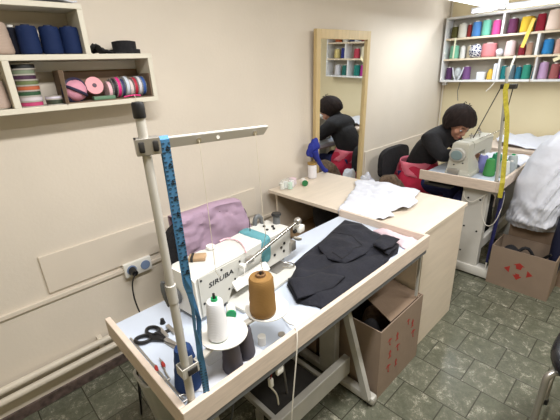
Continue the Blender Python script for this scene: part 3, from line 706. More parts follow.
    # threads from the bar eyelets
    p = T @ Vector((.105, -.002, .007)); o = MB().tube([p, p+Vector((0, 0, -.3)), (.43, .70, 1.03)], .0007, n=5).build('vertical_thread', 'thread'); tag(o, 'pale thread hanging from the middle eyelet of the stand bar', 'thread')
    p = T @ Vector((.225, -.002, .007)); o = MB().tube([p, p+Vector((.006, 0, -.2)), p+Vector((.01, .0, -.24)), (.561, .694, 1.02)], .0007, n=5).build('vertical_thread', 'thread'); tag(o, 'pale thread hanging from the outer eyelet of the stand bar', 'thread')
    # blue tape measure over the bar
    q = T @ Vector((.040, 0, .006)); top = T @ Vector((.040, .0125, -.004)); k = T @ Vector((.040, 0, -.016))
    zv = lambda p, z, dx=0., dy=0.: Vector((p.x+dx, p.y+dy, z))
    fr = [zv(k, 1.08), zv(k, 1.25), zv(k, 1.38), zv(k, 1.410, 0, 0), zv(top, 1.4175), zv(q, 1.412), zv(q, 1.37), zv(q, 1.30), zv(q, 1.24), zv(q, 1.18), zv(q, 1.12), zv(q, 1.07, .001), zv(q, 1.02, .002), zv(q, .97, .0, .002), zv(q, .92, .002, .0), zv(q, .87, .002, .0), zv(q, .81, .004, .0), zv(q, .76, .003, .0), zv(q, .733, .003, .0)]
    wd = [d]*11+[(d+q0*.0) for q0 in [Vector((0, 0, 0))]]
    f = Vector((d.y, -d.x, 0))
    wd = [d]*11+[d*.8+f*.6, d*.25+f, d*.2+f, d*.6+f*.8, d+f*.2, d, d, d]
    t = thing('tape_measure', 'blue tape measure hung over the bar of the near thread stand', 'tape measure', zv(q, .73))
    MB().ribbon(fr, wd, .0165, .0012).build('band', 'tape', t, smooth=False)
    bs = [zv(k, 1.08), zv(k, .98, .012, -.01), zv(k, .90, .006, -.004), zv(k, .86, .004, 0)]
    MB().ribbon(bs, [d, d*.5+f, d*.9-f*.5, d], .0165, .0012).build('band', 'tape', t, smooth=False)
    g = MB()
    def mark(z, y, L_, h=.0014):
        o = zv(q, z); g.box(y, y+L_, -h/2, h/2, -.0016, -.0011, T=frame(o, d, (0, 0, 1)) @ Matrix.Rotation(PI, 4, 'X'))
    z = 1.405
    i = 0
    while z > 1.10:
        mark(z, -.008, .006 if i % 2 == 0 else .004); mark(z, .004, .004); i += 1; z -= .009
    z = .865; g2 = MB()
    while z > .74:
        o_ = zv(q, z, .003); 
        for y_, L_ in ((-.008, .006), (.003, .005)): g2.box(y_, y_+L_, -.001, .001, -.0016, -.0011, T=frame(o_, d, (0, 0, 1)) @ Matrix.Rotation(PI, 4, 'X'))
        z -= .009
    g.build('scale_marks', 'black', t, smooth=False); g2.build('scale_marks', 'black', t, smooth=False)
    for i in range(9):
        o = zv(q, 1.395-i*.034)+Vector((d.y, -d.x, 0))*.0016
        text_mesh(str(48-i), .011, frame(o+d*.002, (0, 0, -1), d), 'number', 'black', t, depth=.0002)

def tools():
    t = thing('scissors', 'black-handled scissors lying open on the near table', 'scissors', (.32, .97, TZ))
    def loop(c, rx, ry, ang):
        return [(c[0]+rx*math.cos(a)*math.cos(ang)-ry*math.sin(a)*math.sin(ang), c[1]+rx*math.cos(a)*math.sin(ang)+ry*math.sin(a)*math.cos(ang), TZ+.008) for a in [2*PI*i/20 for i in range(20)]]
    for c, ang in (((.300, .993), -.6), ((.340, 1.008), -1.3)):
        P = loop(c, .025, .017, ang)
        m = MB(); R = []
        for i, p in enumerate(P):
            n = (Vector(p)-Vector((c[0], c[1], TZ+.008))).normalized()
            R.append([Vector(p)+n*.0062*math.cos(b)+Vector((0, 0, .0062*math.sin(b))) for b in [2*PI*k/8 for k in range(8)]])
        m.rings(R, caps=False, loop=True)
        h = m.build('handle', 'black', t)
    MB().tube([(.318, .978, TZ+.008), (.336, .958, TZ+.008), (.346, .94, TZ+.007)], [.009, .010, .007], smooth=1).build('handle', 'black', t)
    MB().tube([(.338, .988, TZ+.008), (.345, .965, TZ+.008), (.347, .94, TZ+.008)], [.008, .009, .007], smooth=1).build('handle', 'black', t)
    MB().prism([(-.008, 0), (.009, 0), (.006, .075), (0, .10), (-.003, .075)], .003, frame((.347, .947, TZ+.003), (1, .1, 0), (.05, -1, 0)) @ Matrix.Translation((0, 0, -.002))).build('blade', 'zinc', t, smooth=False)
    MB().prism([(-.008, 0), (.008, 0), (.003, .09), (-.002, .10)], .003, frame((.349, .945, TZ+.008), (1, .25, 0), (.14, -1, 0)) @ Matrix.Translation((0, 0, -.002))).build('blade', 'zinc', t, smooth=False)
    MB().cyl((.348, .938, TZ+.008), (.348, .938, TZ+.013), .005, n=12).build('pivot_screw', 'zinc', t)
    t = thing('thread_snips', 'red-handled thread snips lying beside the scissors', 'thread snips', (.28, .83, TZ))
    for s in (-1, 1):
        MB().tube([(.268+.004*s+.010, .785, TZ+.006), (.272+.012*s, .815, TZ+.006), (.280+.011*s, .838, TZ+.006)], .0028, smooth=2).build('spring_arm', 'zinc', t)
        MB().tube([(.280+.011*s, .836, TZ+.006), (.283+.011*s, .846, TZ+.006), (.286+.010*s, .858, TZ+.006)], [.004, .006, .004], smooth=1).build('grip', 'red', t)
        MB().prism([(-.004, 0), (.004, 0), (0, .028)], .003, frame((.286+.010*s, .856, TZ+.004), (1, -.1*s, 0), (-.1*s, 1, 0))).build('blade', 'zinc', t, smooth=False)
    MB().tube([(.268+.004*s+.010, .785, TZ+.006) for s in (-1, 0, 1)], .003).build('spring_bend', 'zinc', t)
    t = thing('presser_feet', 'steel presser foot set lying by the scissors handle', 'presser foot', (.385, .99, TZ))
    MB().box(.354, .367, .95, 1.005, TZ, TZ+.011, bev=.002).build('foot_bar', 'zinc', t)
    MB().box(.380, .393, .945, 1.0, TZ, TZ+.011, bev=.002).build('foot_bar', 'zinc', t)
    MB().box(.3672, .3798, .970, .982, TZ+.001, TZ+.006).build('link', 'darksteel', t)
    MB().box(.3935, .418, .945, .975, TZ, TZ+.006, bev=.002).build('sole_plate', 'zinc', t)
    MB().cyl((.385, 1.03, TZ), (.385, 1.03, TZ+.018), .010, .006, n=12).build('screw', 'black', t)
    o = MB().box(.271, .277, .70, 1.035, TZ, TZ+.006, bev=.001).build('steel_ruler', 'zinc'); tag(o, 'narrow steel ruler along the left rim of the near table', 'ruler')
    P = [(.274+.013*math.cos(a), .701+.013*math.sin(a), TZ+.003+.0012*a/3) for a in [2*PI*i/16 for i in range(30)]]
    o = MB().tube(P, .0014, n=6).build('wire_ring', 'zinc'); tag(o, 'coiled wire ring at the foot of the stand pole', 'ring')
    o = MB().cloth([(.285, .72), (.345, .668), (.54, .672), (.52, .80), (.385, .80), (.30, .79)], lambda x, y: (x, y, TZ+.0012+.0009*abs(nz(x, y, 0, 18))), .02, .0006).build('paper_sheet', 'paper'); tag(o, 'white paper sheet under the cones by the stand pole', 'paper')
    o = MB().cloth([(.88, .665), (1.30, .662), (1.30, .75), (.95, .78)], lambda x, y: (x, y, TZ+.0012+.0009*abs(nz(x, y, 0, 18))), .02, .0006).build('paper_sheet', 'paper'); tag(o, 'white paper sheet peeking out below the dark garment', 'paper')

def garment():
    t = thing('dark_garment', 'folded dark navy garment heaped on the near sewing table', 'garment', (1.1, .85, TZ+.002))
    def edge(pts, x, y):
        d = 9
        q = Vector((x, y))
        for i in range(len(pts)):
            a, b = Vector(pts[i]), Vector(pts[(i+1) % len(pts)]); k = max(0, min(1, (q-a).dot(b-a)/(b-a).length_squared)); d = min(d, (q-(a+(b-a)*k)).length)
        return d
    A = [(.83, .869), (.957, .959), (1.064, .987), (1.216, 1.014), (1.47, 1.065), (1.478, 1.02), (1.449, .884), (1.441, .806), (1.408, .713), (1.344, .683), (1.292, .687), (1.229, .672), (1.064, .660), (.849, .655), (.808, .665), (.809, .693), (.774, .766)]
    def fa(x, y):
        k = min(1, edge(A, x, y)/.035)
        h = .014+.013*nz(x*1.0, y*1.6, 0, 7)+.010*nz(x, y, 4, 17)+.006*math.sin((x*.9+y*1.7)*26)
        return (x, y, TZ+.005+max(.002, k*(h+.008)))
    MB().cloth(A, fa, .013, .004).build('lower_layer', 'navycloth', t)
    B = [(1.438, 1.042), (1.452, .95), (1.412, .861), (1.398, .78), (1.372, .695), (1.258, .682), (1.29, .77), (1.204, .758), (1.075, .773), (1.06, .85), (1.10, .93), (1.126, .962), (1.28, 1.005)]
    def fb(x, y):
        k = min(1, edge(B, x, y)/.03)
        h = .012+.014*nz(x*1.2, y, 7, 8)+.008*nz(x, y, 2, 20)
        return (x, y, TZ+.034+max(0, k*h))
    MB().cloth(B, fb, .013, .006).build('upper_layer', 'navycloth', t)
    Cc = [(.835, .868), (.889, .822), (.953, .805), (.995, .714), (.90, .70), (.82, .73), (.768, .752)]
    MB().cloth(Cc, lambda x, y: (x, y, TZ+.034+min(1, edge(Cc, x, y)/.03)*(.012+.012*nz(x, y, 3, 14))), .013, .006).build('folded_flap', 'navycloth', t)
    D = [(1.375, .78), (1.385, .70), (1.30, .688), (1.25, .70), (1.262, .76)]
    MB().cloth(D, lambda x, y: (x, y, TZ+.054+min(1, edge(D, x, y)/.02)*(.010+.01*nz(x, y, 3, 18))), .012, .006).build('waistband', 'navycloth', t)
    for P_ in ([(1.085, .795), (1.24, .80), (1.29, .90), (1.26, .99)], [(1.10, .86), (1.085, .795)]):
        pts = []
        for a, b in zip(P_, P_[1:]):
            for i in range(9):
                f = i/8; x, y = a[0]+(b[0]-a[0])*f, a[1]+(b[1]-a[1])*f; pts.append((x, y, fb(x, y)[2]+.0045))
        MB().tube(pts, .0013, n=5).build('seam', 'blackcloth', t)
    Pk = [(1.478, .895), (1.525, .88), (1.526, .72), (1.515, .662), (1.40, .662), (1.41, .70), (1.45, .77)]
    o = MB().cloth(Pk, lambda x, y: (x, y, TZ+.004+min(1, edge(Pk, x, y)/.03)*(.018+.018*nz(x, y, 3, 14)+.01*nz(x, y, 9, 30))), .012, .004).build('pink_fabric', 'pinklight'); tag(o, 'pale pink fabric scrap in the right corner of the near table', 'fabric')

def operator_chair():
    r = thing('operator_chair', 'black chair by the wall behind the near sewing machine, under the pink cloth', 'chair', (.93, 1.34, 0), 'office chairs')
    chair_parts(r, .925, 1.34, .46, .40, .44, .838, 'y', .12)
    # mauve cloth over the backrest: down the camera side, over the top, short tail behind
    yb = r['back_front']; del r['back_front']
    zt = .842
    def f(u, v):
        # u along x, v over the ridge: v<0 front side (hanging down), v>0 behind
        s = .016*nz(u, v, 0, 9)+.012*nz(u*1.0, v*1.6, 4, 22)+.005*math.sin(u*40+v*19)
        dz = -.055*(u-.90)+.008*math.sin(u*14)
        if v < -.03: return (u+.02*v, yb-.014+s-.12*(-v-.03)*.25, zt+.008+dz+v+.03)
        if v > .055: return (u, yb+.075+s*.5, zt+.008+dz-(v-.055))
        a = (v+.03)/.085*PI
        return (u, yb+.028-.042*math.cos(a)+s*.4, zt+.010+dz+.012*math.sin(a))
    o = MB().cloth([(.74, -.32), (.73, -.20), (.725, -.03), (.74, .15), (1.12, .15), (1.13, -.02), (1.17, -.12), (1.21, -.24), (1.19, -.32), (.98, -.34)], f, .016, .005).build('pink_cloth', 'pink'); tag(o, 'mauve pink cloth draped over the chair back behind the near machine', 'cloth')
    p = MB().tube([f(.88+.006*math.sin(i), -.30+i*.03) for i in range(10)], .003, n=5); p.build('cloth_seam', 'pink', o)

def chair_parts(r, x, y, seat_z, seat_d, bw, top_z, axis, tall):
    """office chair facing -y: seat, backrest, post, gas column, star base with castors"""
    MB().box(x-.21, x+.21, y-.2, y+.2, seat_z-.055, seat_z, bev=.025).build('seat', 'blackcloth', r)
    yb = y+.20
    hw = bw/2+.03; zb = seat_z+.10
    n = 10; pts = []
    for k in range(28):
        a = 2*PI*k/28; c, s = math.cos(a), math.sin(a)
        e = .55
        pts.append((x+hw*math.copysign(abs(c)**e, c), (zb+top_z)/2+(top_z-zb)/2*math.copysign(abs(s)**e, s)))
    MB().prism([(p[0], p[1]) for p in pts], .045, frame((0, yb+.045, 0), (1, 0, 0), (0, 0, 1))).build('backrest', 'blackcloth', r)
    MB().tube([(x, yb+.048, zb+.12), (x, yb+.065, zb), (x, yb+.03, seat_z-.05), (x, y+.05, seat_z-.065)], .014, smooth=1).build('back_post', 'black', r)
    MB().cyl((x, y, .08), (x, y, seat_z-.055), .026, n=14).build('column', 'darksteel', r)
    for k in range(5):
        a = 2*PI*k/5+.3
        dx, dy = math.cos(a)*.25, math.sin(a)*.25
        l = MB().tube([(x+.02*dx, y+.02*dy, .095), (x+dx*.6, y+dy*.6, .085), (x+dx, y+dy, .07)], [.024, .02, .015], n=8).build('leg', 'black', r)
        MB().cyl((x+dx-.012*math.sin(a), y+dy+.012*math.cos(a), .026), (x+dx+.012*math.sin(a), y+dy-.012*math.cos(a), .026), .026, n=14).build('castor', 'black', l)
    r['back_front'] = yb

def box_carton(name, label, x0, x1, y0, y1, h, mat, flap=None, z0=0, group=None, T=None):
    """open cardboard carton, four walls and a bottom"""
    r = thing(name, label, 'box', ((x0+x1)/2, (y0+y1)/2, z0), group)
    t = .005
    MB().box(x0+t, x1-t, y0+t, y1-t, z0, z0+t).build('bottom', mat, r, smooth=False)
    MB().box(x0, x1, y0, y0+t, z0, z0+h).build('side', mat, r, smooth=False)
    MB().box(x0, x1, y1-t, y1, z0, z0+h).build('side', mat, r, smooth=False)
    MB().box(x0, x0+t, y0+t, y1-t, z0, z0+h).build('side', mat, r, smooth=False)
    MB().box(x1-t, x1, y0+t, y1-t, z0, z0+h).build('side', mat, r, smooth=False)
    return r

def under_near_table():
    # big carton by the desk
    r = box_carton('cardboard_box', 'large cardboard box with red printing between the near table leg and the desk', 1.19, 1.592, .648, .985, .405, 'cardlight', group='cardboard boxes on the floor')
    # flap leaning up from the far side
    MB().rings([[Vector((1.29, .66, z)), Vector((1.585, .66, z)), Vector((1.585, .85, z+.03)), Vector((1.35, .85, z+.03))] for z in (.398, .402)]).build('flap', 'card', r, smooth=False)
    # printed marks on the front face: rough little boxes, arrows and umbrellas
    def pm(b, pts, x, z, s, f):
        b.prism([(x+px*s, z+pz*s) for px, pz in pts], .0008, f)
    F = frame((0, .6476, 0), (1, 0, 0), (0, 0, 1))
    up = [(-.3, 0), (-.1, 0), (-.1, .5), (-.3, .5), (0, 1), (.3, .5), (.1, .5), (.1, 0), (.3, 0), (.3, -.15), (-.3, -.15)]
    zig = [(-.5, .6), (-.1, .9), (.5, .6), (.06, .6), (.06, 0), (.25, -.1), (.2, -.2), (-.06, -.05), (-.06, .6)]
    for x, z, s, k in ((1.275, .285, .042, zig), (1.345, .275, .042, up), (1.285, .205, .042, up), (1.36, .195, .045, zig), (1.28, .115, .05, zig), (1.355, .105, .04, up), (1.50, .26, .042, up), (1.52, .18, .05, zig), (1.45, .30, .036, zig)):
        g = MB(); pm(g, k, x, z, s, F); g.build('printed_mark', 'red', r, smooth=False)
    # contents
    for x, y, z, c, lab in ((1.27, .75, .30, 'blackcloth', 'black cloth bundle in the front of the large cardboard box'), (1.40, .80, .29, 'brownfur', 'brown cloth bundle in the middle of the large cardboard box'), (1.51, .87, .30, 'blackcloth', 'black cloth bundle at the desk end of the large cardboard box')):
        o = MB().ell((x, y, .006+z/2+.03), (.065, .085, z/2+.03), nz=.02, ns=14).build('cloth_bundle', c, loc=(x, y, .006)); tag(o, lab, 'cloth bundle', 'bundles in the large cardboard box')
    # carton behind with a red triangle
    r = box_carton('cardboard_box', 'cardboard box with a red triangle further back under the near table', 1.185, 1.58, 1.18, 1.55, .36, 'card', group='cardboard boxes on the floor')
    F = frame((1.1845, 0, 0), (0, -1, 0), (0, 0, 1))
    for P_ in ([(-1.33, .27), (-1.26, .29), (-1.30, .20)], [(-1.26, .09), (-1.20, .13), (-1.22, .04)]):
        MB().prism(P_, .0008, F).build('printed_mark', 'red', r, smooth=False)
    # shelf-like ledge of cloth by the desk, under the rim
    o = box_carton('cardboard_box', 'shallow brown box of scraps behind the large printed box', 1.19, 1.592, 1.035, 1.165, .36, 'card', group='cardboard boxes on the floor')
    for x, hh, c, lab in ((1.26, .56, 'white', 'pale cloth scrap on the shallow brown box'), (1.38, .58, 'pinklight', 'pink cloth scrap on the shallow brown box'), (1.50, .64, 'blackcloth', 'black cloth scrap on the shallow brown box')):
        s = MB().ell((x, 1.10, .006+hh/2), (.055, .055, hh/2), nz=.018, ns=16).build('cloth_scrap', c, loc=(x, 1.10, .006)); tag(s, lab, 'cloth scrap', 'scraps in the shallow box')
    # tub under the left end
    t = thing('plastic_tub', 'cloudy white plastic tub with yellow fabric under the left end of the near table', 'tub', (.47, 1.212, 0))
    R = []
    for z, k in ((0, .66), (.004, .69), (.37, 1.), (.38, 1.04), (.39, 1.04), (.39, .97), (.37, .96), (.02, .65)):
        hx, hy = .155*k, .074*k
        R.append([Vector((.47+hx*math.copysign(abs(math.cos(a))**.35, math.cos(a)) , 1.212+hy*math.copysign(abs(math.sin(a))**.35, math.sin(a)), z)) for a in [2*PI*i/32 for i in range(32)]])
    MB().rings(R).build('tub_wall', 'tub', t)
    o = MB().ell((.45, 1.212, .17), (.085, .04, .13), nz=.03, ns=12).build('yellow_fabric', 'yellow'); tag(o, 'yellow fabric showing through the cloudy plastic tub', 'fabric')
    o = MB().tube([(.42, 1.60, .006), (.34, 1.42, .006), (.33, 1.36, .05), (.335, 1.34, .2), (.32, 1.2, .5), (.30, 1.14, .69)], .004, smooth=2).build('black_cable', 'black'); tag(o, 'black cable on the floor beside the plastic tub', 'cable')

def stool():
    cx, cy = 1.565, -.125
    r = thing('stool', 'stool with black padded seat and grey tube legs at the lower right', 'stool', (cx, cy, 0))
    n = 36; R = []
    for z, k in ((.425, .90), (.43, .97), (.445, 1.), (.462, .985), (.475, .93), (.482, .80), (.480, .4), (.478, .02)):
        R.append([Vector((cx+.22*k*math.copysign(abs(math.cos(a))**.75, math.cos(a)), cy+.22*k*math.copysign(abs(math.sin(a))**.75, math.sin(a)), z)) for a in [2*PI*i/n for i in range(n)]])
    MB().rings(R).build('seat', 'vinyl', r)
    for sx in (-1, 1):
        for sy in (-1, 1):
            x, y = cx+sx*.155, cy+sy*.20
            l = MB().tube([(cx+sx*.10, cy+sy*.12, .417), (x-sx*.03, y-sy*.02, .415), (x, y, .40), (x, y, .36), (x, y, .02)], .0125, n=12, smooth=1).build('leg', 'zinc', r)
            MB().lathe([(.0128, 0), (.016, .001), (.016, .028), (.0128, .028)], (x, y, 0), 14).build('rubber_foot', 'black', l)
    for sy in (-1, 1):
        MB().cyl((cx-.155, cy+sy*.20, .17), (cx+.155, cy+sy*.20, .17), .008, n=10).build('stretcher', 'zinc', r)
# ------------------------------------------------------------------ back wall shelf and its spools
def back_shelf():
    xf, xb = 4.13, 4.278
    ya, ye = .15, 1.79
    r = thing('spool_shelf', 'white three-row spool shelf on the back wall', 'shelf', (4.2, .97, 1.3))
    P = lambda n, *a: MB().box(*a, bev=.001).build(n, 'shelfwhite', r, smooth=False)
    th = .018
    Z = (1.303, 1.513, 1.708, 1.905)
    for i, z in enumerate(Z):
        MB().box(xf+.001, xb, ya, ye, z, z+th, bev=.001).build('shelf_board', 'shelfwhite' if i in (0, 3) else 'shelfedge', r, smooth=False)
    for y in (ya, ye-th): P('side_panel', xf, xb-.006, y-.0, y+th, Z[0]+th, Z[3])
    P('divider', xf+.002, xb-.006, 1.245, 1.263, Z[2]+th, Z[3])
    P('divider', xf+.002, xb-.006, .935, .957, Z[1]+th, Z[2]); P('divider', xf+.002, xb-.006, 1.222, 1.240, Z[0]+th, Z[1]); P('divider', xf+.002, xb-.006, .92, .935, Z[0]+th, Z[1])
    P('divider', xf+.002, xb-.006, .45, .468, Z[1]+th, Z[2]); P('divider', xf+.002, xb-.006, .50, .518, Z[0]+th, Z[1]); P('divider', xf+.002, xb-.006, .60, .618, Z[2]+th, Z[3])
    MB().box(xb-.005, xb-.001, ya+.019, ye-.019, Z[0]+th, Z[3]).build('back_board', 'backing', r, smooth=False)
    MB().box(xf+.06, xf+.10, ye-.05, ye-.005, Z[0]-.035, Z[0]-.0005).build('bracket', 'shelfwhite', r, smooth=False)
    g = 'spools on the back shelf'
    X = 4.197
    def sp(y, row, rad, h, rgb, lab, cone=.9, x=X):
        m_ = sum(rgb)/3; rgb = tuple(int((.85*c+.15*m_)*.94) for c in rgb)
        spool(x, y, Z[row]+th+.0005, rad, rad*cone, h, rgb, lab, group=g, name='thread_spool', cat='thread spool', n=18)
    # top row, from the corner
    for a in ((1.715, .033, .112, (88, 84, 36), 'olive green spool, nearest the corner on the top row of the back shelf'),
              (1.638, .043, .132, (226, 222, 206), 'cream white spool beside the olive one on the top row'),
              (1.572, .021, .118, (150, 40, 36), 'slim brick red spool between the cream and blue ones on the top row'),
              (1.505, .042, .136, (74, 138, 214), 'sky blue spool on the top row of the back shelf'),
              (1.415, .042, .142, (112, 200, 172), 'mint green spool beside the sky blue one on the top row'),
              (1.325, .038, .132, (226, 70, 150), 'hot pink spool left of the divider on the top row'),
              (1.185, .043, .130, (104, 42, 84), 'plum purple spool right of the divider on the top row'),
              (1.07, .055, .135, (236, 190, 40), 'bright yellow spool on the top row of the back shelf'),
              (.965, .036, .145, (168, 28, 52), 'crimson spool between the yellow and the big cream ones on the top row'),
              (.725, .055, .15, (176, 24, 56), 'crimson spool right of the big cream one on the top row')): sp(a[0], 2, *a[1:])
    spool(X-.005, .86, Z[2]+th+.0005, .062, .055, .165, (238, 216, 202), 'largest spool on the back shelf, cream with loose pinkish strands', group=g, name='thread_spool', cat='thread spool')
    for a in ((.53, .045, .12, (60, 66, 120), 'indigo spool beyond the second divider of the top row'), (.42, .045, .12, (230, 226, 216), 'white spool beyond the indigo one on the top row'), (.30, .045, .12, (200, 90, 40), 'orange spool near the far end of the top row')): sp(a[0], 2, *a[1:])
    # middle row
    for a in ((1.695, .046, .128, (120, 196, 160), 'mint green spool nearest the corner on the middle row'),
              (1.612, .026, .115, (232, 230, 226), 'small white spool beside the mint one on the middle row'),
              (1.545, .024, .115, (206, 190, 160), 'small beige spool left of the patterned trim on the middle row'),
              (1.175, .047, .135, (238, 208, 206), 'pale pink spool on the middle row of the back shelf'),
              (1.075, .030, .10, (140, 28, 44), 'dark red spool under the yellow ribbon on the middle row'),
              (1.015, .026, .11, (196, 152, 128), 'sandy pink spool left of the divider on the middle row'),
              (.875, .043, .128, (38, 138, 214), 'bright blue spool right of the divider on the middle row'),
              (.795, .030, .125, (222, 166, 152), 'salmon pink spool beside the bright blue one on the middle row'),
              (.71, .044, .14, (232, 222, 190), 'cream spool beyond the salmon one on the middle row')): sp(a[0], 1, *a[1:])
    for a in ((.60, .04, .12, (200, 60, 80), 'rose red spool before the far divider on the middle row'), (.40, .045, .13, (50, 60, 150), 'royal blue spool beyond the far divider on the middle row'), (.29, .045, .12, (228, 206, 130), 'straw spool at the far end of the middle row')): sp(a[0], 1, *a[1:])
    sp(1.36, 1, .066, .128, (238, 138, 142), 'broad coral pink spool on the middle row of the back shelf', 1.0)
    # bottom row
    for a in ((1.725, .032, .125, (92, 52, 100), 'dark purple spool nearest the corner on the bottom row'),
              (1.545, .04, .13, (126, 78, 140), 'violet spool behind the white ribbon loops on the bottom row'),
              (1.195, .030, .125, (22, 128, 130), 'teal spool right of the divider on the bottom row'),
              (1.130, .032, .13, (108, 132, 146), 'blue grey spool between two teal ones on the bottom row'),
              (1.070, .026, .115, (32, 118, 148), 'petrol blue spool under the white strip on the bottom row'),
              (1.005, .037, .13, (44, 148, 122), 'sea green spool on the bottom row of the back shelf'),
              (.955+.009, .012, .0, (0, 0, 0), '')):
        if a[5-1]: sp(a[0], 0, *a[1:])
    for a in ((.873, .040, .148, (200, 160, 206), 'lilac spool right of the divider on the bottom row'),
              (.785, .037, .132, (172, 92, 92), 'dusty red spool beside the lilac one on the bottom row'),
              (.71, .035, .135, (178, 40, 142), 'magenta purple spool beside the dusty red one on the bottom row'),
              (.62, .044, .135, (26, 132, 120), 'green teal spool beyond the magenta one on the bottom row'),
              (.43, .045, .13, (40, 120, 110), 'deep teal spool beyond the far divider on the bottom row'), (.31, .045, .13, (216, 214, 220), 'white spool at the far end of the bottom row')): sp(a[0], 0, *a[1:])
    sp(.952, 0, .016, .12, (24, 92, 104), 'slim dark teal spool against the divider on the bottom row')
    # soft goods
    def heap(y, row, w, d, h, mat, name, lab, cat, nzv=.012, ns=22):
        o = MB().ell((X-.01, y, Z[row]+th+h*.5+.001), (d, w, h*.5), nz=nzv, ns=ns, u=26, v=16).build(name, mat); return tag(o, lab, cat)
    stripe = M('navy_white_trim', (40, 46, 92), .8)
    nt = stripe.node_tree; v = nt.nodes.new('ShaderNodeTexVoronoi'); v.inputs['Scale'].default_value = 42; v.feature = 'DISTANCE_TO_EDGE'
    rr = nt.nodes.new('ShaderNodeValToRGB'); rr.color_ramp.elements[0].color = (.75, .76, .8, 1); rr.color_ramp.elements[1].color = (*lin((40, 46, 92)), 1); rr.color_ramp.elements[0].position = .1; rr.color_ramp.elements[1].position = .16
    tcn = nt.nodes.new('ShaderNodeTexCoord'); nt.links.new(tcn.outputs['Object'], v.inputs['Vector'])
    nt.links.new(v.outputs['Distance'], rr.inputs['Fac']); nt.links.new(rr.outputs['Color'], nt.nodes['Principled BSDF'].inputs['Base Color'])
    W['trim'] = stripe
    heap(1.478, 1, .058, .06, .125, 'trim', 'patterned_trim', 'heap of navy and white patterned trim on the middle row', 'trim', .02)
    heap(1.265, 1, .032, .05, .07, 'white', 'scrap_bundle', 'bundle of white scraps between the coral and pale pink spools', 'fabric scraps', .018)
    o = MB().box(X-.05, X+.04, 1.355, 1.43, Z[0]+th, Z[0]+th+.075, bev=.006).build('white_box', 'paper'); tag(o, 'small white box on the bottom row of the back shelf', 'box')
    o = MB().lathe([(.02, 0), (.03, .004), (.03, .06), (.02, .085), (.012, .1)], (X, 1.315, Z[0]+th+.0005), 16).build('yellow_spool', tmat((214, 176, 60), 'p')); tag(o, 'small yellow spool beside the white box on the bottom row', 'thread spool', g)
    o = MB().box(X-.05, X+.04, 1.248, 1.283, Z[0]+th, Z[0]+th+.15, bev=.012).build('white_pack', 'paper'); tag(o, 'tall white pack left of the divider on the bottom row', 'pack')
    o = MB().ell((X-.01, 1.63, Z[0]+th+.062), (.055, .042, .06), nz=.012, ns=24).build('grey_ribbon_bundle', tmat((176, 180, 182), 'p')); tag(o, 'grey bundle of ribbons with white loops on the bottom row', 'ribbon bundle')
    for y, s in ((1.655, .05), (1.575, -.055)):
        t = MB().ribbon([(X-.058, y+s*.3, Z[0]+th+.125), (X-.060, y, Z[0]+th+.06), (X-.062, y-s*.5, Z[0]+th+.001)], (0, 1, 0), .010, .0015).build('white_ribbon', 'paper', smooth=False)
        tag(t, 'white ribbon standing at the %s of the grey ribbon bundle' % ('corner side' if s > 0 else 'far side'), 'ribbon')
    # strips hanging over the shelf fronts
    def strip(pts, w, rgb, lab):
        o = MB().ribbon(pts, (0, 1, 0), w, .0015).build('hanging_ribbon', tmat(rgb, 'p'), smooth=False); tag(o, lab, 'ribbon')
    f = 4.127
    strip([(4.15, 1.675, 1.727), (f, 1.673, 1.729), (f-.002, 1.672, 1.70), (f-.003, 1.674, 1.535)], .016, (226, 226, 196), 'cream ribbon hanging from the top row over the mint spool')
    strip([(4.142, 1.01, 1.835), (f-.004, 1.015, 1.80), (f-.006, 1.03, 1.73), (f-.006, 1.06, 1.60)], .030, (238, 200, 90), 'yellow ribbon hanging from the bright yellow spool')
    strip([(4.16, 1.105, 1.532), (f, 1.105, 1.533), (f-.003, 1.11, 1.50), (f-.004, 1.135, 1.37)], .018, (232, 228, 214), 'cream strip hanging from the middle row over the teal spools')
    strip([(4.16, .70, 1.56), (f-.002, .72, 1.535), (f-.004, .76, 1.50), (f-.005, .80, 1.48)], .03, (236, 224, 186), 'cream ribbon curling below the middle row near the right edge')
    o = MB().tube([(f-.001, .935, 1.523), (f-.003, .937, 1.46), (f-.003, .95, 1.30)], .0025, n=6).build('hanging_thread', 'wood'); tag(o, 'thin brown thread hanging before the bottom row divider', 'thread')
    o = MB().tube([(4.12, 1.24, 1.30), (4.11, 1.27, 1.25), (4.10, 1.30, 1.215)], .003, n=6).build('hanging_thread', 'threadwhite'); tag(o, 'white thread wisp below the back shelf', 'thread')
    o = MB().tube([(4.262, 1.62, 1.302), (4.268, 1.64, 1.20), (4.262, 1.62, 1.1)], .003, n=6).build('hanging_wire', 'grey'); tag(o, 'thin grey wire on the back wall above the woman', 'wire')

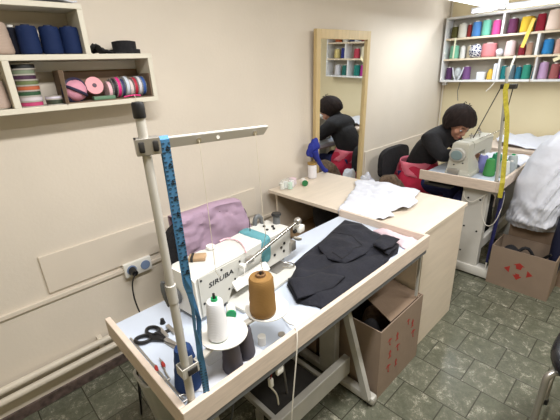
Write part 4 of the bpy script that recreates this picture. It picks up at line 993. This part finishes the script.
# ------------------------------------------------------------------ far table, machine, stand
def far_side():
    r = sewing_table('sewing_table', 'far sewing table where the woman works, with a pale steel leg', 2.565, 3.50, .640, 1.185, 0)
    # wide leg panel and foot
    MB().box(2.64, 2.70, .715, .885, .085, .672, bev=.004).build('leg_panel', 'steelwhite', r, smooth=False)
    for z, y in ((.60, .84), (.60, .76), (.38, .84), (.36, .75), (.18, .84)):
        MB().cyl((2.64, y, z), (2.637, y, z), .007, n=10).build('bolt', 'darksteel', r)
    MB().box(2.625, 2.715, .60, 1.16, .012, .085, bev=.012).build('foot', 'steelwhite', r)
    MB().box(3.36, 3.42, .69, .85, .085, .672, bev=.004).build('leg_panel', 'steelwhite', r, smooth=False)
    MB().box(3.345, 3.435, .60, 1.16, .012, .085, bev=.012).build('foot', 'steelwhite', r)
    MB().box(2.71, 3.35, .72, .75, .20, .28, bev=.003).build('cross_bar', 'steelwhite', r, smooth=False)
    MB().box(2.578, 2.66, .95, 1.15, .655, .671, bev=.002).build('drawer_rail', 'darksteel', r, smooth=False)
    # machine seen from the handwheel end
    m = thing('sewing_machine', 'cream sewing machine with its round handwheel facing the room, at the woman', 'sewing machine', (2.68, .885, TZ), 'industrial sewing machines')
    x, y, z = 2.68, .885, TZ
    B = lambda n, mt, *a, **k: MB().box(*a, **k).build(n, mt, m)
    B('bed_plate', 'machfar', x-.02, x+.52, y-.02, y+.155, z, z+.04, bev=.008)
    R = []
    for zz, a, b, c, d in ((.0405, -.015, .21, -.012, .150), (.06, -.008, .205, -.006, .146), (.15, .0, .14, .01, .140), (.20, .004, .11, .015, .136), (.27, .012, .10, .02, .132), (.285, .02, .095, .032, .120)):
        R.append([Vector((x+p, y+q, z+zz)) for p, q in ((a, c), (b, c), (b, d), (a, d))])
    MB().rings(R).build('column', 'machfar', m, smooth=False)
    MB().rings([[Vector((x+u, y+q, z+w_)) for q, w_ in ((.018, lo), (.132, lo), (.132, .262), (.118, .282), (.034, .282), (.018, .262))] for u, lo in ((.121, .155), (.20, .165), (.36, .17), (.37, .12), (.50, .12), (.51, .13))]).build('arm', 'machfar', m, smooth=False)
    h = MB().lathe([(.014, 0), (.05, .0), (.056, .007), (.056, .024), (.05, .03), (.014, .03)], (x-.035, y+.078, z+.19), 28, Matrix.Rotation(PI/2, 4, 'Y')).build('hand_wheel', 'steel', m)
    MB().lathe([(.002, 0), (.036, .0), (.040, .004), (.036, .009), (.002, .009)], (x-.0445, y+.078, z+.19), 24, Matrix.Rotation(PI/2, 4, 'Y')).build('wheel_cap', tmat((118, 138, 140), 'p'), h)
    MB().cyl((x-.004, y+.078, z+.19), (x+.01, y+.078, z+.19), .018, n=12).build('wheel_shaft', 'zinc', m)
    for u, v in ((.06, .05), (.10, .10), (.04, .12)):
        MB().cyl((x-.006, y+u, z+v), (x-.001, y+u, z+v), .006, n=8).build('screw', 'black', m)
    MB().box(x-.045, x-.02, y+.05, y+.13, z+.02, z+.075, bev=.008).build('bobbin_winder', 'zinc', m)
    for u, v, hh in ((.2, .08, .05), (.32, .06, .07), (.42, .10, .06)):
        MB().cyl((x+u, y+v, z+.28), (x+u, y+v, z+.28+hh), .004, n=8).build('thread_guide', 'chrome', m)
        MB().lathe([(.003, 0), (.014, .002), (.014, .01), (.003, .012)], (x+u, y+v, z+.28+hh*.5), 14).build('tension_disc', 'zinc', m)
    MB().cyl((x+.20, y+.02, z+.29), (x+.45, y-.06, z+.34), .004, n=8).build('guide_rod', 'chrome', m)
    MB().cyl((x+.47, y+.08, z+.12), (x+.47, y+.08, z+.045), .006, n=8).build('needle_bar', 'chrome', m)
    m.scale = (1, 1, .86)
    # cones of thread on the far table
    g = 'thread cones on the far table'
    for xx, yy, c, pl, lab, rr, hh in ((2.90, .862, (120, 122, 176), None, 'lavender blue thread cone against the far machine', .04, .13),
                          (2.83, .79, (64, 132, 72), 'green', 'leaf green thread cone in front of the far machine', .04, .125),
                          (2.86, .705, (206, 210, 206), 'green', 'white thread cone with green top behind the far stand pole', .04, .12),
                          (3.0, .80, (44, 128, 92), 'green', 'emerald green thread cone at the back of the far group', .042, .13),
                          (3.02, .70, (168, 176, 176), 'green', 'grey thread cone with green top beside the tape measure', .04, .13),
                          (2.94, .685, (150, 158, 162), None, 'pale grey thread cone by the side rim of the far table', .03, .10)):
        spool(xx, yy, TZ+.0005, rr, rr*.72, hh, c, lab, group=g, plug=pl)
    # thread stand
    px, py = 2.645, .682
    t = thing('thread_stand', 'grey thread stand with a yellow tape measure at the corner of the far table', 'thread stand', (px, py, TZ), 'tall thread stands')
    e = Vector((2.63, .728, 1.42))
    MB().cyl((px, py, TZ), e, .010, .0085, n=14).build('pole', 'steel', t)
    MB().cyl(e, e+Vector((-.002, .003, .05)), .012, n=12).build('end_cap', 'steel', t)
    MB().lathe([(.03, 0), (.03, .005), (.015, .01), (.015, .03)], (px, py, TZ), 16).build('foot_collar', 'zinc', t)
    MB().box(2.605, 2.655, .665, .750, 1.345, 1.372, bev=.003).build('clamp', 'darksteel', t, smooth=False)
    MB().lathe([(.0, 0), (.045, .002), (.05, .01), (.045, .012), (0, .012)], (2.74, .70, TZ+.03), 22).build('disc', 'plasticwhite', t) if False else None
    MB().cyl((2.62, .745, 1.36), (2.61, .86, 1.03), .003, n=6).build('guide_wire', 'darksteel', t)
    MB().cyl((2.62, .68, 1.36), (2.63, .70, 1.15), .003, n=6).build('guide_wire', 'darksteel', t)
    o = thing('tape_measure', 'olive yellow tape measure hanging from the far thread stand', 'tape measure', (2.57, .64, .70))
    MB().ribbon([(2.607, .715, 1.376), (2.600, .712, 1.378), (2.598, .715, 1.34), (2.60, .700, 1.26), (2.605, .68, 1.18), (2.605, .665, 1.08), (2.60, .655, .98), (2.59, .645, .90), (2.575, .632, .80), (2.562, .626, .77), (2.558, .624, .67)], [(.3, -1, 0), (.3, -1, 0), (.3, -1, 0), (.5, -1, 0), (.8, -1, 0), (.7, -1, 0), (.4, -1, 0), (.2, -1, 0), (.2, -1, 0), (.2, -1, 0), (.2, -1, 0)], .027, .002).build('band', 'tapeyellow', o, smooth=False)
    # navy tube and cables at the table corner
    o = MB().tube([(2.60, .622, .70), (2.61, .626, .6), (2.64, .642, .3), (2.648, .650, .14)], [.012, .0135, .012, .008], n=10).build('navy_umbrella', tmat((28, 30, 84), 'p'))
    tag(o, 'narrow navy folded umbrella leaning at the corner of the far table', 'umbrella')
    MB().cyl((2.648, .650, .14), (2.652, .652, .087), .006, .004, n=8).build('pale_tip', 'plasticwhite', o)
    o = MB().tube([(2.63, .87, .65), (2.61, .86, .60), (2.60, .80, .58), (2.61, .74, .64), (2.62, .72, .66)], .0028, smooth=2).build('white_cable', 'cable'); tag(o, 'white cable looping beside the pale leg of the far table', 'cable')
    o = MB().tube([(2.62, .73, .655), (2.61, .735, .55), (2.60, .715, .48), (2.60, .68, .43), (2.60, .64, .46), (2.60, .615, .55), (2.63, .615, .66), (2.66, .63, .69)], .0024, smooth=2).build('white_cable', 'cable'); tag(o, 'white cable drooping from under the far table to its corner', 'cable')
    # things stacked below
    o = MB().ell((2.98, .87, .38), (.15, .11, .25), nz=.05, ns=8).build('dark_cloth', 'blackcloth', loc=(2.98, .87, .285)); tag(o, 'dark cloth lying over the cross bar under the far table', 'cloth')
    o = MB().ell((2.79, .95, .3), (.06, .07, .295), nz=.02, ns=8).build('blue_sack', 'jeans', loc=(2.79, .95, .005)); tag(o, 'blue sack on the floor behind the pale leg of the far table', 'sack')
    # cloth behind the machine on the far table
    def hf(x, y): return (x, y, TZ+.012+.05*abs(nz(x, y, 0, 6))+.02*abs(nz(x, y, 3, 18)))
    o = MB().cloth([(3.12, .67), (3.47, .67), (3.47, 1.12), (3.30, 1.14), (3.24, .86), (3.10, .82)], hf, .022, .004).build('white_fabric', 'white'); tag(o, 'white fabric lying at the far end of the far sewing table', 'fabric')
    # low cabinet beyond
    r = thing('work_table', 'plain beige work table beyond the far sewing table, by the back wall', 'table', (3.9, .55, 0))
    MB().box(3.56, 4.26, .10, 1.10, .755, .78, bev=.002).build('table_top', 'rim', r, smooth=False)
    MB().box(3.575, 3.593, .10, 1.10, .68, .7545, bev=.002).build('apron', 'rim', r, smooth=False)
    for a in (3.60, 4.19):
        for b in (.12, 1.03):
            MB().box(a, a+.05, b, b+.05, 0, .7545, bev=.003).build('leg', 'rimY', r, smooth=False)
    def hg(x, y): return (x, y, .785+.05*abs(nz(x, y, 0, 5))+.02*abs(nz(x, y, 3, 16)))
    o = MB().cloth([(3.60, .15), (4.2, .15), (4.22, 1.05), (3.9, 1.08), (3.66, .98), (3.60, .6)], hg, .03, .005).build('white_cloth', 'white'); tag(o, 'white cloth spread over the work table by the back wall', 'cloth')
    # carton with recycling marks
    r = box_carton('cardboard_box', 'open cardboard box with red arrow marks in front of the far table', 2.62, 2.86, .255, .628, .30, 'cardlight', group='cardboard boxes on the floor')
    box_carton('cardboard_box', 'taller plain cardboard box behind the one with red arrow marks, under the white bundle', 2.875, 3.24, .20, .60, .385, 'card', group='cardboard boxes on the floor')
    F = frame((2.6194, .445, .155), (0, -1, 0), (0, 0, 1))
    def arrow(ang, d=.052):
        c, s = math.cos(ang), math.sin(ang)
        P = [(-.026, 0), (.026, 0), (0, .034)]
        P = [(px_, py_+d) for px_, py_ in P]
        MB().prism([(p*c-q*s, p*s+q*c) for p, q in P], .0008, F).build('printed_arrow', 'red', r, smooth=False)
    arrow(PI/2); arrow(-PI/2)
    for ang in (0, PI):
        c, s = math.cos(ang), math.sin(ang)
        P = [(-.012, .018), (.012, .018), (.012, .032), (.028, .032), (0, .066), (-.028, .032), (-.012, .032)] if ang else [(-.014, .018), (.014, .018), (.02, .044), (.034, .044), (0, .066), (-.034, .044), (-.02, .044)]
        MB().prism([(p*c-q*s, p*s+q*c) for p, q in P], .0008, F).build('printed_arrow', 'red', r, smooth=False)
    o = MB().ell((2.745, .53, .14), (.095, .08, .133), nz=.02, ns=9).build('black_bag', 'blackcloth', loc=(2.745, .53, .006)); tag(o, 'black bag in the cardboard box with red arrow marks', 'bag')
    o = MB().tube([(2.70, .50, .24), (2.72, .44, .32), (2.75, .38, .20), (2.77, .34, .02)], .011, smooth=2).build('black_strap', 'blackcloth'); tag(o, 'black strap looping out of the box with red arrow marks', 'strap')
    o = MB().tube([(2.69, .30, .31), (2.70, .34, .26), (2.705, .37, .16), (2.71, .40, .02)], .009, smooth=2).build('black_hanger', 'black'); tag(o, 'black hanger end sticking up in the box with red arrow marks', 'hanger')
    # big white film covered bundle
    def bundle():
        R = []
        n = 120
        path = [(2.99, .43, .386, .03, .03), (2.98, .44, .388, .13, .13), (2.95, .475, .40, .16, .155), (2.92, .475, .45, .175, .165), (2.91, .455, .58, .17, .165), (2.93, .44, .72, .165, .18), (2.95, .405, .86, .155, .175), (2.97, .355, .97, .14, .17), (3.0, .30, 1.06, .12, .155), (3.02, .26, 1.11, .10, .13), (3.02, .25, 1.145, .06, .08), (3.02, .25, 1.155, .015, .02)]
        P = [Vector(p) for p in path] if False else path
        fine = []
        for a, b in zip(P, P[1:]):
            for i in range(12): fine.append([a[k]+(b[k]-a[k])*i/12 for k in range(5)])
        fine.append(P[-1])
        for cx, cy, cz, rx, ry in fine:
            ring = []
            for i in range(n):
                a = 2*PI*i/n
                fz_ = min(1, max(0, (cz-.46)*5)); low = 1-fz_
                pl = max(0, min(1, (a-2.95)*3))*max(0, min(1, (5.4-a)*3))
                w1 = abs(((a*2.6-cz*3.2+.35*nz(cz*3, a, 2))%1)-.5)*2
                w2 = abs(((a*5.3-cz*6.5+.5*nz(cz*5, a, 6))%1)-.5)*2
                k = 1+.09*nz(math.cos(a)*1.5, math.sin(a)*1.5, cz*1.8+7)+fz_*pl*(.13*(w1-.5)+.07*(w2-.5))+.05*fz_*(1-pl)*nz(math.cos(a)*2.2, math.sin(a)*2.2, cz*7)+(low if cz > .392 else 0)*(.16*nz(math.cos(a)*3, math.sin(a)*3, cz*16)+.05*(w2-.5))
                ring.append(Vector((cx+rx*k*math.cos(a), cy+ry*k*math.sin(a), cz+(.012*nz(math.cos(a)*2, math.sin(a)*2, cz*9) if cz > .42 else 0))))
            R.append(ring)
        return MB().rings(R)
    o = bundle().build('white_bundle', 'bagwhite', loc=(2.97, .43, .386)); tag(o, 'large white film-wrapped bundle of clothes above the box with red arrows', 'clothes bundle')
    o = MB().ell((2.80, .285, .365), (.045, .042, .355), nz=.012, ns=12).build('navy_cloth', tmat((22, 26, 52), 'p'), loc=(2.80, .285, .01)); tag(o, 'navy cloth roll standing in the corner of the box with red arrow marks', 'cloth bundle')

# ------------------------------------------------------------------ the woman
def skin_body(chains, lvl=2):
    """chains: list of [(point, radius), ...]; chains that start on an existing point share it"""
    verts, rad, edges, idx = [], [], [], {}
    for ch in chains:
        prev = None
        for p, r in ch:
            k = tuple(round(c, 4) for c in p)
            if k not in idx:
                idx[k] = len(verts); verts.append(p); rad.append(r)
            i = idx[k]
            if prev is not None and prev != i: edges.append((prev, i))
            prev = i
    me = bpy.data.meshes.new('skel'); me.from_pydata(verts, edges, [])
    o = bpy.data.objects.new('skel', me); COL.objects.link(o)
    sk = o.modifiers.new('s', 'SKIN')
    lay = me.skin_vertices[0].data if me.skin_vertices else None
    if lay is None:
        bm = bmesh.new(); bm.from_mesh(me); bm.verts.layers.skin.verify(); bm.to_mesh(me); bm.free(); lay = me.skin_vertices[0].data
    for i, r in enumerate(rad):
        lay[i].radius = r if isinstance(r, tuple) else (r, r); lay[i].use_root = (i == 0)
    sk.use_smooth_shade = True
    ss = o.modifiers.new('ss', 'SUBSURF'); ss.levels = lvl; ss.render_levels = lvl
    bpy.context.view_layer.update()
    out = bpy.data.meshes.new_from_object(o.evaluated_get(bpy.context.evaluated_depsgraph_get()))
    bpy.data.objects.remove(o); bpy.data.meshes.remove(me)
    return out

def mesh_obj(name, meshes, mat, parent, voxel=0, sm=0):
    bm = bmesh.new()
    for m in meshes: bm.from_mesh(m)
    me = bpy.data.meshes.new(name); bm.to_mesh(me); bm.free()
    if voxel:
        t = bpy.data.objects.new('t', me); COL.objects.link(t)
        md = t.modifiers.new('r', 'REMESH'); md.mode = 'VOXEL'; md.voxel_size = voxel; md.use_smooth_shade = True
        if sm:
            s = t.modifiers.new('sm', 'SMOOTH'); s.iterations = sm; s.factor = .5
        bpy.context.view_layer.update()
        me2 = bpy.data.meshes.new_from_object(t.evaluated_get(bpy.context.evaluated_depsgraph_get()))
        bpy.data.objects.remove(t); bpy.data.meshes.remove(me); me = me2; me.name = name
    org = ORG[parent.name]
    me.transform(Matrix.Translation(-org))
    me.materials.clear(); me.materials.append(W[mat])
    for p in me.polygons: p.use_smooth = True
    o = bpy.data.objects.new(name, me); COL.objects.link(o); o.parent = parent; ORG[o.name] = org
    return o

def bm_mesh(b):
    me = bpy.data.meshes.new('x'); b.bm.to_mesh(me); b.bm.free(); return me

def woman():
    r = thing('person', 'woman in a black turtleneck with a dark bob bending over her sewing machine', 'person', (3.05, 1.42, 0))
    V = Vector
    pel = (3.05, 1.43, .56)
    waist = (3.05, 1.415, .68); rib = (3.05, 1.365, .79); chest = (3.05, 1.30, .885); up = (3.05, 1.245, .95); neck = (3.05, 1.205, .995); nk2 = (3.05, 1.175, 1.03)
    hipR, hipL = (2.97, 1.41, .53), (3.13, 1.41, .53)
    knR, knL = (2.94, 1.06, .545), (3.18, 1.07, .545)
    anR, anL = (2.93, 1.08, .12), (3.19, 1.09, .12)
    toR, toL = (2.92, .95, .03), (3.20, .96, .03)
    shR, shL = (2.895, 1.265, .925), (3.205, 1.265, .925)
    elR, elL = (2.835, 1.135, .822), (3.30, 1.19, .825)
    wrR, wrL = (3.02, 1.115, .808), (3.24, 1.06, .812)
    def hand(w, d, side):
        """palm and five fingers curling on the work"""
        w = V(w); d = V(d).normalized(); u = V((0, 0, 1)); s = d.cross(u).normalized()*side
        palm = w+d*.05
        C = [[(tuple(w), .024), (tuple(palm), (.032, .018))]]
        for k, L in ((-1.5, .062), (-.5, .072), (.5, .068), (1.5, .052)):
            a = palm+s*k*.017+d*.02; b = a+d*L*.5-u*.006; c = b+d*L*.4-u*.022
            C.append([(tuple(palm), (.032, .018)), (tuple(a), .010), (tuple(b), .0085), (tuple(c), .0065)])
        a = w+d*.025-s*.028; b = a+d*.03-s*.012-u*.008; c = b+d*.022-u*.008
        C.append([(tuple(palm), (.032, .018)), (tuple(a), .011), (tuple(b), .009), (tuple(c), .007)])
        return C
    core = [(pel, .13), (waist, (.12, .105)), (rib, (.13, .11)), (chest, (.135, .105)), (up, (.10, .085)), (neck, .052), (nk2, .048)]
    armR = [(up, (.10, .085)), (shR, .062), ((2.86, 1.21, .868), .05), (elR, .042), ((2.92, 1.128, .815), .038), (wrR, .026)]
    armL = [(up, (.10, .085)), (shL, .062), ((3.25, 1.235, .87), .05), (elL, .042), ((3.28, 1.13, .82), .038), (wrL, .026)]
    legR = [(pel, .13), (hipR, .092), ((2.955, 1.26, .54), .078), (knR, .06), ((2.935, 1.075, .33), .055), (anR, .036), (toR, (.04, .028))]
    legL = [(pel, .13), (hipL, .092), ((3.155, 1.26, .54), .078), (knL, .06), ((3.185, 1.085, .33), .055), (anL, .036), (toL, (.04, .028))]
    # head, bent forward: local axes, face along -y of the head
    tilt = math.radians(42)
    HC = V((3.045, 1.125, 1.063))
    H = Matrix.Translation(HC) @ Matrix.Rotation(math.radians(-22), 4, 'Z') @ Matrix.Rotation(tilt, 4, 'X')
    hd = MB()
    hd.ell((0, 0, .012), (.078, .097, .098), u=28, v=20)
    hd.ell((0, -.035, -.055), (.056, .062, .062), u=24, v=16)          # jaw
    hd.ell((0, -.08, -.098), (.024, .022, .016))                       # chin
    hd.rings([[V((sx*.012*k, y, z)) for sx, y, z in ((-1, -.085, -.045), (1, -.085, -.045), (.5, yy, zz), (-.5, yy, zz))] for k, yy, zz in ((1, -.118, -.044), (.4, -.098, .0))]) if False else None
    hd.cyl((0, -.088, .01), (0, -.108, -.042), .009, .014, n=10)          # nose
    hd.ell((0, -.098, -.041), (.017, .014, .011))
    hd.ell((0, -.094, -.068), (.026, .012, .010))                      # lips
    for s in (-1, 1):
        hd.ell((s*.034, -.078, .018), (.024, .014, .010))              # brow
        hd.ell((s*.044, -.066, -.03), (.026, .022, .022))              # cheek
        hd.ell((s*.078, .005, -.012), (.010, .022, .032), T=Matrix.Rotation(.2*s, 4, 'Z'))   # ears
    bmesh.ops.transform(hd.bm, matrix=H, verts=hd.bm.verts[:])
    def grow(ch, k=.02, upto=None): return [(p, tuple(q+k for q in q0) if isinstance(q0, tuple) else q0+k) for p, q0 in ch[:upto]]
    bodym = skin_body([grow(c_, -.008) for c_ in (core, legR, legL, armR, armL)])
    hands = skin_body(hand(wrR, (1, -.55, -.12), 1), 2), skin_body(hand(wrL, (-.8, -.6, -.12), -1), 2)
    nk = MB().tube([V(neck), V(nk2), H @ V((0, .02, -.04))], [.050, .047, .05], n=16); 
    mesh_obj('body', [bodym, *hands, bm_mesh(nk), bm_mesh(hd)], 'skin', r, voxel=.0065, sm=3)
    # eyes and mouth
    for s in (-1, 1):
        e = MB().ell((s*.033, -.083, -.003), (.013, .009, .007)); bmesh.ops.transform(e.bm, matrix=H, verts=e.bm.verts[:]); eo = e.build('eye', 'paper', r)
        e = MB().ell((s*.033, -.0905, -.005), (.006, .003, .006)); bmesh.ops.transform(e.bm, matrix=H, verts=e.bm.verts[:]); e.build('pupil', 'black', eo)
        e = MB().tube([(s*.016, -.093, .022), (s*.033, -.093, .027), (s*.052, -.080, .022)], [.002, .004, .002], smooth=1); bmesh.ops.transform(e.bm, matrix=H, verts=e.bm.verts[:]); e.build('eyebrow', 'hair', r)
    e = MB().tube([(-.022, -.099, -.070), (0, -.107, -.068), (.022, -.099, -.070)], [.002, .0055, .002], smooth=1); bmesh.ops.transform(e.bm, matrix=H, verts=e.bm.verts[:]); e.build('mouth', 'lip', r)
    # hair: bob with fringe
    def hairpt(a, b):
        # a azimuth (0 = face, pi = nape), b from crown (0) to tip (1)
        face = max(0, math.cos(a))
        ph = b*(math.radians(72) if face > .72 else math.radians(130-58*max(0, face-.08)/.64 if face > .08 else 130))
        rx, ry, rz = .100, .118, .116
        st = 1+.05*nz(a*9, b*2, 0, 1)+.03*nz(a*26, b*3, 5, 1)
        flare = 1+.10*b*b
        x = rx*math.sin(ph)*math.sin(a)*st*flare
        y = -ry*math.sin(ph)*math.cos(a)*st*flare+.012
        z = .02+rz*math.cos(ph)*(1 if ph < PI/2 else 1.0)-(.018*b if face < .3 else 0)
        return V((x, y, z))
    nA, nB = 72, 22
    R = [[H @ hairpt(2*PI*i/nA, .02+.98*j/nB) for i in range(nA)] for j in range(nB+1)]
    hm = MB().rings(R, caps=False)
    hm.bm.faces.new([hm.bm.verts[i] for i in range(0)] ) if False else None
    hm.bm.verts.ensure_lookup_table(); hm.bm.faces.new(list(hm.bm.verts)[:nA])
    hm.sol = .012
    ho = hm.build('hair', 'hair', r)
    tuft = MB()
    for k in range(5):
        a = k*1.3; p = H @ V((.02*math.cos(a), .05+.02*math.sin(a), .136)); tuft.tube([p, p+V((.008*math.cos(a), .008*math.sin(a), .008)), p+V((.02*math.cos(a), .02*math.sin(a), .002))], [.004, .003, .001], n=6)
    tuft.build('hair_tuft', 'hair', ho)
    # clothes: slightly larger skins
    tops = skin_body([grow(core), grow(armR), grow(armL)], 2)
    mesh_obj('turtleneck', [tops, bm_mesh(MB().tube([V(up), V(neck), V(nk2)+V((0, -.008, .012))], [.085, .066, .060], n=18))], 'blackcloth', r, voxel=.011, sm=2)
    jm = skin_body([[(pel, .138)]+grow(legR[1:-1]), [(pel, .138)]+grow(legL[1:-1])], 2)
    mesh_obj('jeans', [jm], 'jeans', r, voxel=.011, sm=2)
    for f in ((anR, toR), (anL, toL)):
        MB().tube([V(f[0])+V((0, .05, -.075)), V(f[0])+V((0, 0, -.055)), V(f[1])+V((0, 0, .015)), V(f[1])+V((0, -.03, .008))], [.036, .046, .042, .024], n=14, smooth=1).build('shoe', 'black', r)
    # red cloth wrapped round the hips with a rose band at the waist
    def wrap(z0, z1, kx, ky, n=44, m=12, rag=.02):
        R = []
        for j in range(m+1):
            f = j/m; ring = []
            for i in range(n):
                a = 2*PI*i/n
                z = z0+(z1-z0)*f
                k = 1+.05*math.sin(a*6+f*5)*(1-f*.6)+.05*nz(math.cos(a)*2, math.sin(a)*2, f*3)
                yc = 1.435-.03*(1-f)*(1 if m > 8 else .3)
                ring.append(V((3.05+kx(f)*k*math.cos(a), yc+ky(f)*k*math.sin(a), z+rag*(1-f)*nz(math.cos(a)*3, math.sin(a)*3, 4))))
            R.append(ring)
        return R
    b = MB().rings(wrap(.43, .70, lambda f: .25-.08*f, lambda f: .235-.085*f), caps=False); b.sol = .008; b.build('red_wrap', 'redcloth', r)
    R = wrap(.60, .715, lambda f: .198-.028*f, lambda f: .172-.026*f, m=5, rag=.018)
    b = MB().rings(R, caps=False); b.sol = .008; b.build('rose_band', 'rose', r)

def woman_surroundings():
    r = thing('office_chair', 'black office chair the woman sits on, its back near the wall', 'chair', (3.05, 1.44, 0), 'office chairs')
    chair_parts(r, 3.02, 1.43, .435, .40, .42, .81, 'y', .1)
    del r['back_front']
    o = MB().ell((2.64, 1.47, .35), (.13, .14, .335), nz=.05, ns=11, u=36, v=26).build('brown_sack', 'brownfur', loc=(2.64, 1.47, .005)); tag(o, 'brown textured cloth sack between the birch desk and the woman', 'sack')
    o = MB().ell((2.66, 1.70, .32), (.12, .075, .31), nz=.045, ns=18, u=30, v=20).build('grey_plastic_bag', 'bagwhite', loc=(2.68, 1.69, .005)); tag(o, 'crumpled grey white plastic bag at the right foot of the mirror', 'bag')

# ------------------------------------------------------------------ build all
room(); lights(); camera()
left_shelf(); wall_bits(); desk(); mirror()
near_table(); machine_near(); thread_stand(); tools(); garment(); operator_chair(); under_near_table(); stool()
back_shelf(); far_side(); woman(); woman_surroundings()
